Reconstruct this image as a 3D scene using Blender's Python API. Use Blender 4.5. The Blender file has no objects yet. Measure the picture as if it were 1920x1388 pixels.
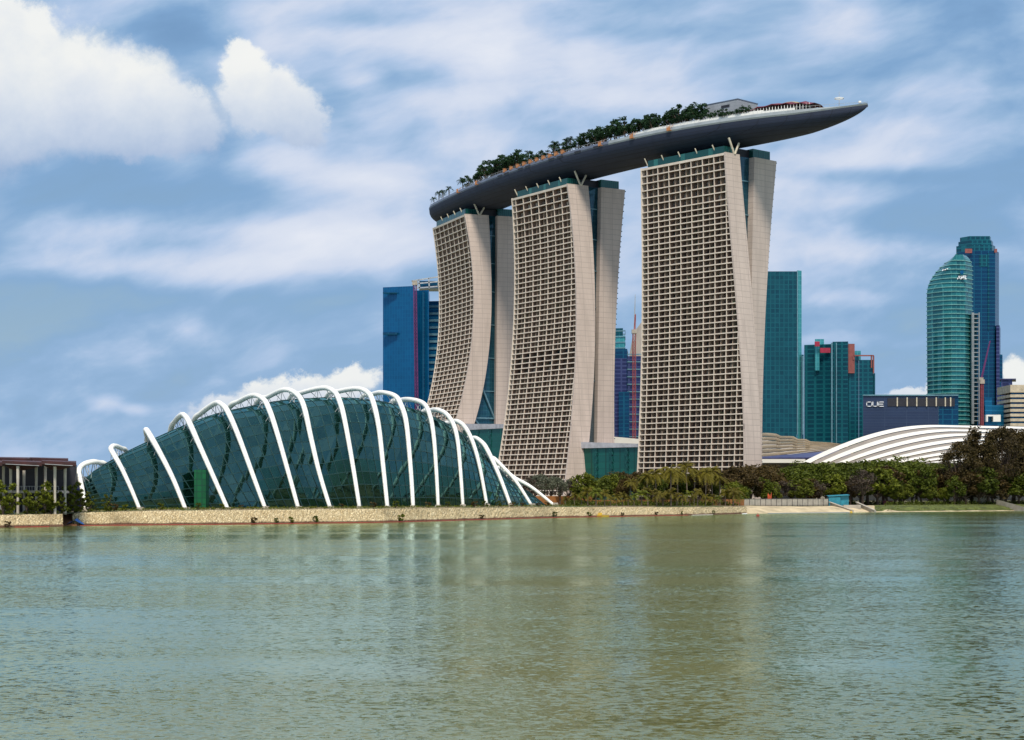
import bpy, math, random
import numpy as np
from mathutils import Vector, Matrix
S = bpy.context.scene
COL = S.collection
R = math.radians

# ------------------------------------------------------------------ camera
F, HX, HY, CH = 3350.0, 960.0, 925.0, 9.5      # focal length in photo pixels, horizon, eye height
cam = bpy.data.cameras.new('camera'); co = bpy.data.objects.new('camera', cam); COL.objects.link(co)
co.location = (0, 0, CH); co.rotation_euler = (R(90), 0, 0)
cam.sensor_width = 36; cam.lens = 36 * F / 1920; cam.shift_y = (HY - 694) / 1920
cam.clip_start = 1; cam.clip_end = 30000
S.camera = co
S.view_settings.view_transform = 'Standard'; S.view_settings.look = 'None'
S.view_settings.gamma = 1; S.view_settings.exposure = 0.0
S.render.engine = 'CYCLES'

# ------------------------------------------------------------------ sun
SUN_AZ, SUN_EL = R(180), R(56)       # direction the sun stands in (from +Y clockwise), elevation
sd = Vector((math.sin(SUN_AZ) * math.cos(SUN_EL), math.cos(SUN_AZ) * math.cos(SUN_EL), math.sin(SUN_EL)))
sl = bpy.data.lights.new('sun', 'SUN'); sl.energy = 4.0; sl.angle = R(11.0); sl.color = (1, .92, .80)
so = bpy.data.objects.new('sun', sl); COL.objects.link(so)
so.rotation_euler = sd.to_track_quat('Z', 'Y').to_euler()

# ------------------------------------------------------------------ node helpers
def lin(c):
    return tuple(((v / 255) / 12.92 if v / 255 <= .04045 else ((v / 255 + .055) / 1.055) ** 2.4) for v in c)
class NT:
    def __init__(s, tree): s.t = tree; s.n = tree.nodes; s.l = tree.links
    def new(s, typ, **kw):
        n = s.n.new(typ)
        for k, v in kw.items(): setattr(n, k, v)
        return n
    def set(s, sock, v):
        if isinstance(v, bpy.types.NodeSocket): s.l.new(v, sock)
        elif v is not None:
            if hasattr(sock.default_value, '__len__') and not hasattr(v, '__len__'): v = (v,) * len(sock.default_value)
            if hasattr(sock.default_value, '__len__') and len(sock.default_value) == 4 and len(v) == 3: v = (*v, 1)
            sock.default_value = v
    def math(s, op, a, b=None, c=None, clamp=False):
        n = s.new('ShaderNodeMath', operation=op); n.use_clamp = clamp
        for i, v in enumerate((a, b, c)):
            if v is not None: s.set(n.inputs[i], v)
        return n.outputs[0]
    def vmath(s, op, a, b=None, out=0):
        n = s.new('ShaderNodeVectorMath', operation=op); s.set(n.inputs[0], a)
        if b is not None: s.set(n.inputs[1], b)
        return n.outputs[out]
    def mix(s, f, a, b, mode='MIX'):
        n = s.new('ShaderNodeMix', data_type='RGBA', blend_type=mode)
        s.set(n.inputs[0], f); s.set(n.inputs[6], a); s.set(n.inputs[7], b); return n.outputs[2]
    def noise(s, vec, scale=5, detail=4, rough=.5, lac=2.0, dist=0):
        n = s.new('ShaderNodeTexNoise'); s.set(n.inputs['Vector'], vec)
        n.inputs['Scale'].default_value = scale; n.inputs['Detail'].default_value = detail
        n.inputs['Roughness'].default_value = rough; n.inputs['Lacunarity'].default_value = lac
        n.inputs['Distortion'].default_value = dist; return n
    def mapr(s, v, a, b, c=0., d=1., smooth=False):
        n = s.new('ShaderNodeMapRange'); n.interpolation_type = 'SMOOTHSTEP' if smooth else 'LINEAR'
        s.set(n.inputs[0], v); s.set(n.inputs[1], a); s.set(n.inputs[2], b); s.set(n.inputs[3], c); s.set(n.inputs[4], d)
        return n.outputs[0]
    def ramp(s, fac, stops):
        n = s.new('ShaderNodeValToRGB'); s.set(n.inputs[0], fac); el = n.color_ramp.elements
        while len(el) > 1: el.remove(el[-1])
        el[0].position = stops[0][0]; el[0].color = (*stops[0][1], 1)
        for p, c in stops[1:]:
            e = el.new(p); e.color = (*c, 1)
        return n.outputs[0]
    def comb(s, x, y, z=0.):
        n = s.new('ShaderNodeCombineXYZ'); s.set(n.inputs[0], x); s.set(n.inputs[1], y); s.set(n.inputs[2], z); return n.outputs[0]
    def sep(s, v):
        n = s.new('ShaderNodeSeparateXYZ'); s.set(n.inputs[0], v); return n.outputs

# ------------------------------------------------------------------ world: sky texture with procedural clouds
W_ = bpy.data.worlds.new('World'); S.world = W_; W_.use_nodes = True
t = NT(W_.node_tree); W_.node_tree.nodes.clear()
out = t.new('ShaderNodeOutputWorld'); bg = t.new('ShaderNodeBackground'); t.l.new(bg.outputs[0], out.inputs[0])
SKY = .105
bg.inputs[1].default_value = SKY
sky = t.new('ShaderNodeTexSky', sky_type='NISHITA'); sky.sun_disc = False
sky.sun_elevation = SUN_EL; sky.sun_rotation = SUN_AZ; sky.air_density = 1.2; sky.dust_density = .6; sky.ozone_density = 2.0
tc = t.new('ShaderNodeTexCoord'); d = tc.outputs['Generated']
dx, dy, dz = t.sep(d)
ya = t.math('MAXIMUM', t.math('ABSOLUTE', dy), .18)
u = t.math('DIVIDE', dx, ya); v = t.math('DIVIDE', dz, ya)
uv = t.comb(u, v, 0)
def px(p): return (p - HX) / F
def py(p): return (HY - p) / F
# high streaky cloud layer
ang = R(14)
ur = t.math('ADD', t.math('MULTIPLY', u, math.cos(ang)), t.math('MULTIPLY', v, math.sin(ang)))
vr = t.math('SUBTRACT', t.math('MULTIPLY', v, math.cos(ang)), t.math('MULTIPLY', u, math.sin(ang)))
warp = t.noise(uv, 5, 4, .55)
wv = t.vmath('SCALE', t.vmath('SUBTRACT', warp.outputs['Color'], (.5, .5, .5)), None)
wv.node.inputs[3].default_value = .11
p1 = t.vmath('ADD', t.comb(t.math('MULTIPLY', ur, 1.0), t.math('MULTIPLY', vr, 2.0), t.math('MULTIPLY', dy, .3)), wv)
n1 = t.noise(p1, 5.0, 5, .52).outputs['Fac']
p2 = t.vmath('ADD', t.comb(t.math('MULTIPLY', ur, 1.0), t.math('MULTIPLY', vr, 2.6), 3.3), wv)
n2 = t.noise(p2, 11, 6, .55).outputs['Fac']
nn = t.math('ADD', t.math('MULTIPLY', n1, .55), t.math('MULTIPLY', n2, .45))
# more cloud towards the top and the centre-right, clearer above the horizon
bias = t.math('ADD', t.mapr(v, 0.06, .26, -.02, .05), t.mapr(v, 0.0, .06, .035, 0))
lay = t.math('ADD', nn, bias)
def soft(cx, cy, rx, ry, amp):
    global lay
    q = t.vmath('MULTIPLY', t.vmath('SUBTRACT', uv, (px(cx), py(cy), 0)), (F / rx, F / ry, 0))
    l = t.vmath('LENGTH', q, out=1)
    g = t.mapr(l, 1.0, 0.0, 0.0, amp, True)
    lay = t.math('ADD', lay, g)
for a in [(300, 360, 460, 75, -.15), (120, 300, 300, 60, -.08), (350, 60, 190, 110, -.16), (400, 270, 80, 110, -.10), (676, 148, 75, 34, .12), (640, 250, 90, 110, -.06), (700, 330, 300, 50, .10), (230, 500, 420, 50, .10), (560, 430, 300, 45, .08), (150, 600, 500, 55, -.06), (620, 200, 240, 120, -.06), (350, 60, 160, 70, -.10), (1050, 120, 420, 130, .12), (1500, 250, 420, 120, .07),
          (640, 470, 420, 70, .10), (1650, 330, 260, 30, -.08), (1620, 400, 300, 28, -.06), (1720, 620, 220, 60, .02), (60, 640, 260, 120, -.08),
          (1600, 60, 400, 90, .09), (150, 430, 240, 60, .07), (900, 280, 200, 70, .08), (1720, 470, 300, 40, .12), (1640, 300, 360, 40, .09), (1560, 640, 260, 26, .08), (1900, 540, 160, 30, -.06), (205, 757, 60, 26, .12), (255, 768, 40, 18, .10), (1800, 250, 260, 60, .07), (1580, 560, 200, 26, .06), (1150, 520, 120, 120, .08), (365, 620, 90, 40, .10), (480, 560, 300, 40, -.07), (820, 150, 220, 40, -.09), (1250, 60, 280, 35, -.08), (1480, 200, 220, 30, -.09), (1180, 190, 200, 40, .09), (1780, 170, 220, 40, .07), (700, 40, 200, 30, -.07), (1650, 420, 300, 24, -.06), (200, 560, 300, 40, -.05), (760, 60, 260, 60, .08), (1350, 330, 160, 60, .06)]:
    soft(*a)
laycol = t.ramp(lay, [(.34, lin((104, 148, 196))), (.43, lin((128, 167, 209))), (.50, lin((154, 185, 219))), (.555, lin((178, 200, 230))), (.63, lin((206, 217, 237))), (.76, lin((228, 233, 244)))])
laymask = t.mapr(lay, .33, .50, .6, 1.0, True)
# cumulus
edge = t.noise(uv, 30, 9, .66).outputs['Color']
ev = t.vmath('MULTIPLY', t.vmath('SUBTRACT', edge, (.5, .5, .5)), (.040, .040, 0))
edge2 = t.noise(uv, 10, 3, .5).outputs['Color']
ev2 = t.vmath('MULTIPLY', t.vmath('SUBTRACT', edge2, (.5, .5, .5)), (.035, .03, 0))
cuv = t.vmath('ADD', t.vmath('ADD', uv, ev), ev2)
def cumulus(lst, hard, softn):
    dist = None
    for cx, cy, rx, ry in lst:
        q = t.vmath('MULTIPLY', t.vmath('SUBTRACT', cuv, (px(cx), py(cy), 0)), (F / rx, F / ry, 0))
        l = t.vmath('LENGTH', q, out=1)
        dist = l if dist is None else t.math('SMOOTH_MIN', dist, l, .3)
    return dist, t.mapr(dist, hard, softn, 0, 1, True)
d1, m1 = cumulus([(0, 190, 210, 150), (160, 170, 175, 125), (290, 235, 140, 80), (30, 60, 90, 80), (500, 180, 105, 75), (555, 220, 80, 58), (465, 125, 62, 52)], 1.06, .72)
d2, m2 = cumulus([(620, 735, 115, 50), (520, 748, 85, 42), (680, 712, 70, 38), (440, 762, 85, 36), (560, 720, 70, 34), (380, 782, 50, 24),  (1700, 738, 85, 24), (1915, 700, 40, 46), (1740, 722, 40, 22)], 1.02, .62)
m2 = t.math('MULTIPLY', m2, t.mapr(v, px(960), py(880), 0, 1, True))
cm = t.math('MAXIMUM', m1, m2); dist = t.math('MINIMUM', d1, d2)
front = t.math('GREATER_THAN', dy, .05)
cm = t.math('MULTIPLY', t.math('MULTIPLY', cm, front), .9)
sh = t.math('ADD', t.math('ADD', t.math('MULTIPLY', t.mapr(v, py(310), py(120), .0, .85), t.math('GREATER_THAN', v, py(500))), t.math('MULTIPLY', t.mapr(v, py(800), py(700), .2, .9), t.math('LESS_THAN', v, py(500)))), t.math('MULTIPLY', t.math('SUBTRACT', t.noise(uv, 22, 5, .6).outputs['Fac'], .5), .8))
cucol = t.ramp(sh, [(.0, lin((168, 188, 218))), (.3, lin((200, 212, 230))), (.55, lin((224, 230, 238))), (.85, lin((247, 247, 243)))])
G = 1.0 / SKY
skyc = t.vmath('MULTIPLY', sky.outputs[0], (1.0, 1.0, 1.0))
c1 = t.mix(laymask, skyc, t.vmath('SCALE', laycol, None)); 
for n_ in t.n:
    if n_.bl_idname == 'ShaderNodeVectorMath' and n_.operation == 'SCALE' and n_.inputs[3].default_value == 1.0: n_.inputs[3].default_value = G
cu = t.vmath('SCALE', cucol, None); cu.node.inputs[3].default_value = G
c2 = t.mix(cm, c1, cu)
t.l.new(c2, bg.inputs[0])

# ------------------------------------------------------------------ geometry helpers
def P(px_, py_, Y): return Vector(((px_ - HX) * Y / F, Y, CH + (HY - py_) * Y / F))
def tag(o, label=None, cat=None, group=None, kind=None):
    if label: o['label'] = label
    if cat: o['category'] = cat
    if group: o['group'] = group
    if kind: o['kind'] = kind
    return o
def empty(name, loc, label, cat, group=None):
    o = bpy.data.objects.new(name, None); COL.objects.link(o); o.location = loc; o.empty_display_size = 1
    return tag(o, label, cat, group)
def wloc(o):
    v = Vector((0, 0, 0))
    while o: v += o.location; o = o.parent
    return v
class MB:
    def __init__(s): s.v = []; s.f = []; s.m = []
    def quad(s, a, b, c, d, m=0):
        i = len(s.v); s.v += [tuple(a), tuple(b), tuple(c), tuple(d)]; s.f.append((i, i+1, i+2, i+3)); s.m.append(m)
    def poly(s, pts, m=0):
        i = len(s.v); s.v += [tuple(p) for p in pts]; s.f.append(tuple(range(i, i + len(pts)))); s.m.append(m)
    def hexa(s, b, tp, m=0):          # bottom 4, top 4 (same order, ccw from above)
        i = len(s.v); s.v += [tuple(p) for p in b] + [tuple(p) for p in tp]
        for f in ((3, 2, 1, 0), (4, 5, 6, 7), (0, 1, 5, 4), (1, 2, 6, 5), (2, 3, 7, 6), (3, 0, 4, 7)):
            s.f.append(tuple(i + k for k in f)); s.m.append(m)
    def box(s, x0, x1, y0, y1, z0, z1, m=0):
        s.hexa([(x0, y0, z0), (x1, y0, z0), (x1, y1, z0), (x0, y1, z0)], [(x0, y0, z1), (x1, y0, z1), (x1, y1, z1), (x0, y1, z1)], m)
    def prism(s, poly, z0, z1, m=0, cap=True):
        n = len(poly); i = len(s.v)
        zz0 = z0 if hasattr(z0, '__len__') else [z0] * n; zz1 = z1 if hasattr(z1, '__len__') else [z1] * n
        s.v += [(p[0], p[1], zz0[k]) for k, p in enumerate(poly)] + [(p[0], p[1], zz1[k]) for k, p in enumerate(poly)]
        for k in range(n):
            j = (k + 1) % n; s.f.append((i + k, i + j, i + n + j, i + n + k)); s.m.append(m)
        if cap:
            s.f.append(tuple(i + n + k for k in range(n))); s.m.append(m)
            s.f.append(tuple(i + n - 1 - k for k in range(n))); s.m.append(m)
    def bar(s, a, b, w, h=None, m=0, up=(0, 0, 1)):
        a = Vector(a); b = Vector(b); h = h or w; dd = (b - a)
        if dd.length < 1e-6: return
        dd.normalize(); upv = Vector(up)
        if abs(dd.dot(upv)) > .98: upv = Vector((1, 0, 0))
        sx = dd.cross(upv).normalized() * w / 2; sz = sx.cross(dd).normalized() * h / 2
        s.hexa([a - sx - sz, a + sx - sz, b + sx - sz, b - sx - sz], [a - sx + sz, a + sx + sz, b + sx + sz, b - sx + sz], m)
    def tube(s, pts, rad, n=8, m=0, cap=True, flat=1.0):
        pts = [Vector(p) for p in pts]; i0 = len(s.v); N = len(pts)
        rr = rad if hasattr(rad, '__len__') else [rad] * N
        prev = None
        for k, p in enumerate(pts):
            tn = (pts[min(k + 1, N - 1)] - pts[max(k - 1, 0)]).normalized()
            if prev is None:
                a = Vector((0, 0, 1)) if abs(tn.z) < .9 else Vector((1, 0, 0)); prev = tn.cross(a).normalized()
            prev = (prev - tn * prev.dot(tn)).normalized(); bn = tn.cross(prev)
            for j in range(n):
                an = 2 * math.pi * j / n; s.v.append(tuple(p + prev * math.cos(an) * rr[k] + bn * math.sin(an) * rr[k] * flat))
        for k in range(N - 1):
            for j in range(n):
                a = i0 + k * n + j; b = i0 + k * n + (j + 1) % n; s.f.append((a, b, b + n, a + n)); s.m.append(m)
        if cap:
            s.f.append(tuple(i0 + n - 1 - j for j in range(n))); s.m.append(m)
            s.f.append(tuple(i0 + (N - 1) * n + j for j in range(n))); s.m.append(m)
    def grid(s, rows, m=0, close=False):
        i0 = len(s.v); w = len(rows[0])
        for r in rows: s.v += [tuple(p) for p in r]
        for a in range(len(rows) - 1):
            for b in range(w - 1 if not close else w):
                c = (b + 1) % w
                s.f.append((i0 + a * w + b, i0 + a * w + c, i0 + (a + 1) * w + c, i0 + (a + 1) * w + b)); s.m.append(m)
    def build(s, name, mats, parent=None, smooth=False, loc=None):
        mats = mats if isinstance(mats, (list, tuple)) else [mats]
        off = wloc(parent) if parent else Vector((0, 0, 0))
        if loc is not None: off = off * 0 + Vector(loc)
        me = bpy.data.meshes.new(name)
        me.from_pydata([(a[0] - off.x, a[1] - off.y, a[2] - off.z) for a in s.v], [], s.f)
        for m_ in mats: me.materials.append(m_)
        if len(mats) > 1: me.polygons.foreach_set('material_index', s.m)
        if smooth: me.polygons.foreach_set('use_smooth', [True] * len(me.polygons))
        me.update()
        o = bpy.data.objects.new(name, me); COL.objects.link(o)
        if parent: o.parent = parent
        elif loc is not None: o.location = loc
        return o
def copy_tree(o, parent=None):
    c = o.copy(); COL.objects.link(c); c.parent = parent
    for ch in o.children: copy_tree(ch, c)
    return c
def catmull(pts, sub=6):
    pts = [Vector(p) for p in pts]; q = [pts[0] * 2 - pts[1]] + pts + [pts[-1] * 2 - pts[-2]]; o = []
    for i in range(1, len(q) - 2):
        for k in range(sub):
            x = k / sub; a, b, c, e = q[i-1], q[i], q[i+1], q[i+2]
            o.append(.5 * ((2 * b) + (c - a) * x + (2 * a - 5 * b + 4 * c - e) * x * x + (3 * b - a - 3 * c + e) * x ** 3))
    o.append(pts[-1]); return o
ORD = ['first', 'second', 'third', 'fourth', 'fifth', 'sixth', 'seventh', 'eighth', 'ninth', 'tenth', 'eleventh', 'twelfth', 'thirteenth', 'fourteenth', 'fifteenth', 'sixteenth', 'seventeenth', 'eighteenth', 'nineteenth', 'twentieth']
TENS = {2: 'twenty', 3: 'thirty', 4: 'forty', 5: 'fifty', 6: 'sixty', 7: 'seventy'}
TENTH = {2: 'twentieth', 3: 'thirtieth', 4: 'fortieth', 5: 'fiftieth', 6: 'sixtieth', 7: 'seventieth'}
def ordw(i):          # 0-based
    if i < 20: return ORD[i]
    a, b = divmod(i + 1, 10)
    return TENTH[a] if b == 0 else TENS[a] + '-' + ORD[b - 1]

# ------------------------------------------------------------------ materials
def mat(name, col, rough=.7, metal=0., var=.15, vs=.3, bump=0., bs=2., spec=.5, col2=None, stretch=(1, 1, 1)):
    m = bpy.data.materials.new(name); m.use_nodes = True; t = NT(m.node_tree); b = t.n['Principled BSDF']
    b.inputs['Roughness'].default_value = rough; b.inputs['Metallic'].default_value = metal
    b.inputs['Specular IOR Level'].default_value = spec
    tc = t.new('ShaderNodeTexCoord').outputs['Object']
    vec = t.vmath('MULTIPLY', tc, stretch)
    n = t.noise(vec, vs, 5, .6).outputs['Fac']
    c2 = col2 or tuple(c * (1 - var * 2) for c in col); c1 = tuple(min(1, c * (1 + var)) for c in col) if not col2 else col
    t.l.new(t.mix(t.mapr(n, .3, .7), c1, c2), b.inputs['Base Color'])
    if bump:
        bn = t.new('ShaderNodeBump'); bn.inputs['Strength'].default_value = bump; bn.inputs['Distance'].default_value = .3
        t.l.new(t.noise(tc, bs, 5, .6).outputs['Fac'], bn.inputs['Height']); t.l.new(bn.outputs[0], b.inputs['Normal'])
    return m
def panel_wall(name, col, dark, fh=3.33, pw=4.0, line=.05):
    m = bpy.data.materials.new(name); m.use_nodes = True; t = NT(m.node_tree); b = t.n['Principled BSDF']
    b.inputs['Roughness'].default_value = .75
    tc = t.new('ShaderNodeTexCoord').outputs['Object']; x, y, z = t.sep(tc)
    h = t.math('ADD', t.math('MULTIPLY', x, .75), t.math('MULTIPLY', y, .65))
    br = t.new('ShaderNodeTexBrick'); t.l.new(t.comb(h, z), br.inputs['Vector']); br.offset = 0; br.squash = 1
    br.inputs['Scale'].default_value = 1; br.inputs['Brick Width'].default_value = pw; br.inputs['Row Height'].default_value = fh
    br.inputs['Mortar Size'].default_value = line; br.inputs['Mortar Smooth'].default_value = .1; br.inputs['Bias'].default_value = -.3
    t.set(br.inputs['Color1'], col); t.set(br.inputs['Color2'], tuple(c * .93 for c in col)); t.set(br.inputs['Mortar'], dark)
    n = t.noise(t.vmath('MULTIPLY', tc, (1, 1, .12)), .25, 6, .65).outputs['Fac']
    c = t.mix(t.mapr(n, .42, .75, 0, .75), br.outputs[0], tuple(a * .70 for a in col))
    t.l.new(c, b.inputs['Base Color']); return m
def glass_tower_mat(name, c1, c2, mortar, fh=4., pw=3., ms=.25, metal=.5, rough=.18, ax=(.8, .6)):
    m = bpy.data.materials.new(name); m.use_nodes = True; t = NT(m.node_tree); b = t.n['Principled BSDF']
    b.inputs['Roughness'].default_value = rough; b.inputs['Metallic'].default_value = metal
    tc = t.new('ShaderNodeTexCoord').outputs['Object']; x, y, z = t.sep(tc)
    h = t.math('ADD', t.math('MULTIPLY', x, ax[0]), t.math('MULTIPLY', y, ax[1]))
    br = t.new('ShaderNodeTexBrick'); t.l.new(t.comb(h, z), br.inputs['Vector']); br.offset = 0; br.squash = 1
    br.inputs['Scale'].default_value = 1; br.inputs['Brick Width'].default_value = pw; br.inputs['Row Height'].default_value = fh
    br.inputs['Mortar Size'].default_value = ms; br.inputs['Mortar Smooth'].default_value = .1; br.inputs['Bias'].default_value = 0
    t.set(br.inputs['Color1'], c1); t.set(br.inputs['Color2'], c2); t.set(br.inputs['Mortar'], mortar)
    n = t.noise(tc, .03, 3, .5).outputs['Fac']
    c = t.mix(t.mapr(n, .35, .7, 0, .45), br.outputs[0], tuple(a * .55 for a in c1))
    t.l.new(c, b.inputs['Base Color'])
    bn = t.new('ShaderNodeBump'); bn.inputs['Strength'].default_value = .25; bn.inputs['Distance'].default_value = .2
    t.l.new(t.noise(tc, .25, 2, .5).outputs['Fac'], bn.inputs['Height']); t.l.new(bn.outputs[0], b.inputs['Normal'])
    return m
def leaf_mat(name, c1, c2, c3=None):
    m = bpy.data.materials.new(name); m.use_nodes = True; t = NT(m.node_tree); b = t.n['Principled BSDF']
    b.inputs['Roughness'].default_value = .65; b.inputs['Specular IOR Level'].default_value = .25
    g = t.new('ShaderNodeNewGeometry').outputs['Random Per Island']
    oi = t.new('ShaderNodeObjectInfo').outputs['Random']
    tc = t.new('ShaderNodeTexCoord').outputs['Object']
    n = t.noise(tc, .45, 3, .6).outputs['Fac']
    f = t.math('ADD', t.math('MULTIPLY', g, .45), t.math('ADD', t.math('MULTIPLY', n, .6), t.math('MULTIPLY', oi, .25)))
    st = [(.25, c2), (.85, c1)]
    if c3: st.append((1.02, c3))
    c = t.ramp(t.math('MULTIPLY', f, .9), st)
    t.l.new(c, b.inputs['Base Color'])
    tr = t.new('ShaderNodeBsdfTranslucent'); t.l.new(c, tr.inputs[0])
    mx = t.new('ShaderNodeMixShader'); mx.inputs[0].default_value = .2
    t.l.new(b.outputs[0], mx.inputs[1]); t.l.new(tr.outputs[0], mx.inputs[2]); t.l.new(mx.outputs[0], t.n['Material Output'].inputs[0])
    return m
M = {}
M['endwall'] = panel_wall('stone_clad_wall', (.57, .465, .40), (.31, .25, .22), 3.33, 7.0, .10)
M['inner'] = mat('balcony_plaster_painted_shade', (.29, .20, .155), .85, var=.2, vs=.15)  # balcony shade painted in: darker colour for slab undersides and inner fins
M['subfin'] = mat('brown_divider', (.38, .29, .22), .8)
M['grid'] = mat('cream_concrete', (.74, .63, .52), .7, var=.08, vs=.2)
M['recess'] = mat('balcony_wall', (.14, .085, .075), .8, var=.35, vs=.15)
M['glass'] = mat('window_glass', (.02, .035, .045), .08, 0, .4, .2, spec=.8)
M['curtain'] = mat('curtain', (.15, .12, .09), .9, var=.5, vs=.13)
M['wframe'] = mat('pale_window_frame', (.33, .35, .34), .5)
M['atrium'] = glass_tower_mat('dark_atrium_glass', (.012, .09, .13), (.008, .06, .10), (.03, .12, .16), 3.3, 2.2, .18, .35, .15)
M['crown'] = glass_tower_mat('green_crown_glass', (.008, .085, .08), (.006, .06, .06), (.03, .17, .15), 6, 1.5, .12, .3, .2)
M['podium'] = glass_tower_mat('green_podium_glass', (.012, .13, .10), (.008, .09, .08), (.01, .06, .05), 4, 2.2, .1, .35, .12)
M['hull'] = panel_wall('navy_hull_panels', (.026, .036, .070), (.012, .016, .032), 1.7, 5.0, .10) if True else mat('navy_hull_metal', (.022, .030, .060), .45, .25, .2, .05, spec=.4)
M['rim'] = mat('grey_rim_metal', (.13, .15, .20), .4, .3, .15, .1)
M['rimlight'] = mat('pale_rim_metal', (.30, .33, .34), .4, .1, .12, .1)
M['deck'] = mat('deck_paving', (.3, .28, .25), .8)
M['white'] = mat('white_painted_steel', (.88, .86, .80), .42, 0, .04, .1)
M['steel'] = mat('grey_steel', (.45, .46, .46), .5, .2)
M['strut'] = mat('pale_strut', (.62, .55, .42), .55)
M['orange'] = mat('orange_paint', (.50, .22, .09), .6)
M['hoard'] = mat('orange_hoarding', (.36, .14, .035), .75, 0, .25, .2)
M['greyblock'] = panel_wall('grey_cladding', (.33, .35, .38), (.2, .22, .25), 2.0, 3.0, .08)
M['red'] = mat('dark_red_roofing', (.17, .02, .035), .55, 0, .3, .1)
M['gold'] = mat('sand_yellow_roofing', (.42, .33, .12), .55)
M['trunk'] = mat('bark', (.10, .065, .045), .9, var=.3, vs=1, bump=.5, bs=3)
M['ptrunk'] = mat('palm_bark', (.16, .12, .09), .9, var=.3, vs=2)
M['wood'] = mat('brown_timber_canopy', (.055, .010, .009), .6, 0, .3, .3)
M['column'] = mat('concrete_column', (.52, .46, .38), .7, 0, .12, .4)
M['darkint'] = mat('dark_interior', (.02, .02, .03), .6)
M['bluetarp'] = mat('blue_tarpaulin', (.02, .16, .52), .5, 0, .2, .5)
M['cyan'] = mat('turquoise_sheet', (.02, .22, .30), .5, 0, .15, .5)
M['concrete'] = mat('concrete', (.42, .37, .30), .85, 0, .15, .3, .3, 2)
M['boomred'] = mat('red_boom', (.30, .04, .02), .6)
M['yellow'] = mat('yellow_plastic', (.6, .38, .04), .6)
M['shellwhite'] = mat('white_roof_metal', (.78, .74, .66), .4, 0, .05, .05)
M['shellgrey'] = mat('grey_roof_metal', (.30, .26, .22), .5, 0, .08, .1)
M['louver'] = mat('beige_louvre', (.70, .62, .50), .6, 0, .1, .1)
M['blueroof'] = mat('blue_roof', (.055, .06, .16), .4, .2)
M['bluegl'] = glass_tower_mat('deep_blue_glass', (.004, .115, .27), (.003, .09, .225), (.006, .14, .30), 4, 1.5, .16, .45, .2)
M['bluegl2'] = glass_tower_mat('mid_blue_glass', (.006, .13, .26), (.004, .08, .18), (.02, .2, .36), 4.2, 30, .5, .45, .25)
M['tealgl'] = glass_tower_mat('teal_glass', (.010, .10, .13), (.006, .065, .095), (.014, .14, .165), 4, 3, .3, .45, .15)
M['tealpale'] = glass_tower_mat('pale_teal_glass', (.06, .34, .36), (.04, .26, .28), (.10, .42, .42), 4, 3, .3, .4, .2)
M['darkteal'] = glass_tower_mat('dark_teal_glass', (.006, .085, .12), (.004, .055, .09), (.012, .15, .18), 4, 4, .55, .4, .2)
M['navygl'] = glass_tower_mat('navy_glass', (.005, .065, .15), (.004, .045, .11), (.01, .12, .20), 4, 6, .4, .45, .2)
M['purple'] = glass_tower_mat('purple_blue_glass', (.03, .04, .14), (.02, .025, .09), (.07, .09, .22), 4, 6, .7, .3, .3)
M['curvegl'] = glass_tower_mat('sea_green_glass', (.03, .24, .25), (.008, .10, .13), (.10, .38, .36), 4.2, 3.5, .12, .35, .15)
M['slatedk'] = glass_tower_mat('slate_cladding', (.028, .05, .115), (.022, .038, .09), (.05, .075, .14), 2.2, 14, .15, .2, .4)
M['mullgreen'] = mat('pale_green_spandrel', (.17, .40, .37), .4, .2)
M['paleline'] = mat('pale_blue_mullion', (.14, .28, .34), .4, .2)
M['pinkred'] = mat('crimson_panel', (.36, .015, .05), .5)
M['salmon'] = mat('salmon_panel', (.27, .075, .065), .6)
M['crane'] = mat('red_crane_paint', (.28, .05, .045), .6)
M['cranep'] = mat('magenta_crane_paint', (.13, .02, .12), .6)
M['beigeb'] = mat('beige_concrete', (.55, .46, .33), .8)
M['letter'] = mat('white_letter', (.85, .87, .9), .5, var=0)
def arch_mat():
    m = bpy.data.materials.new('jointed_white_steel'); m.use_nodes = True; t = NT(m.node_tree); b = t.n['Principled BSDF']; b.inputs['Roughness'].default_value = .45
    tc = t.new('ShaderNodeTexCoord').outputs['Object']; x, y, z = t.sep(tc)
    seam = t.math('LESS_THAN', t.math('FRACT', t.math('MULTIPLY', t.math('ADD', z, t.math('MULTIPLY', y, .35)), .22)), .035)
    n = t.noise(t.vmath('MULTIPLY', tc, (1, 1, .25)), .5, 5, .65).outputs['Fac']
    c = t.mix(t.mapr(n, .45, .75, 0, .35), (.88, .86, .79), (.62, .58, .50)); c = t.mix(t.math('MULTIPLY', seam, .6), c, (.35, .33, .30))
    t.l.new(c, b.inputs['Base Color']); return m
M['archwhite'] = arch_mat()
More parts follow.
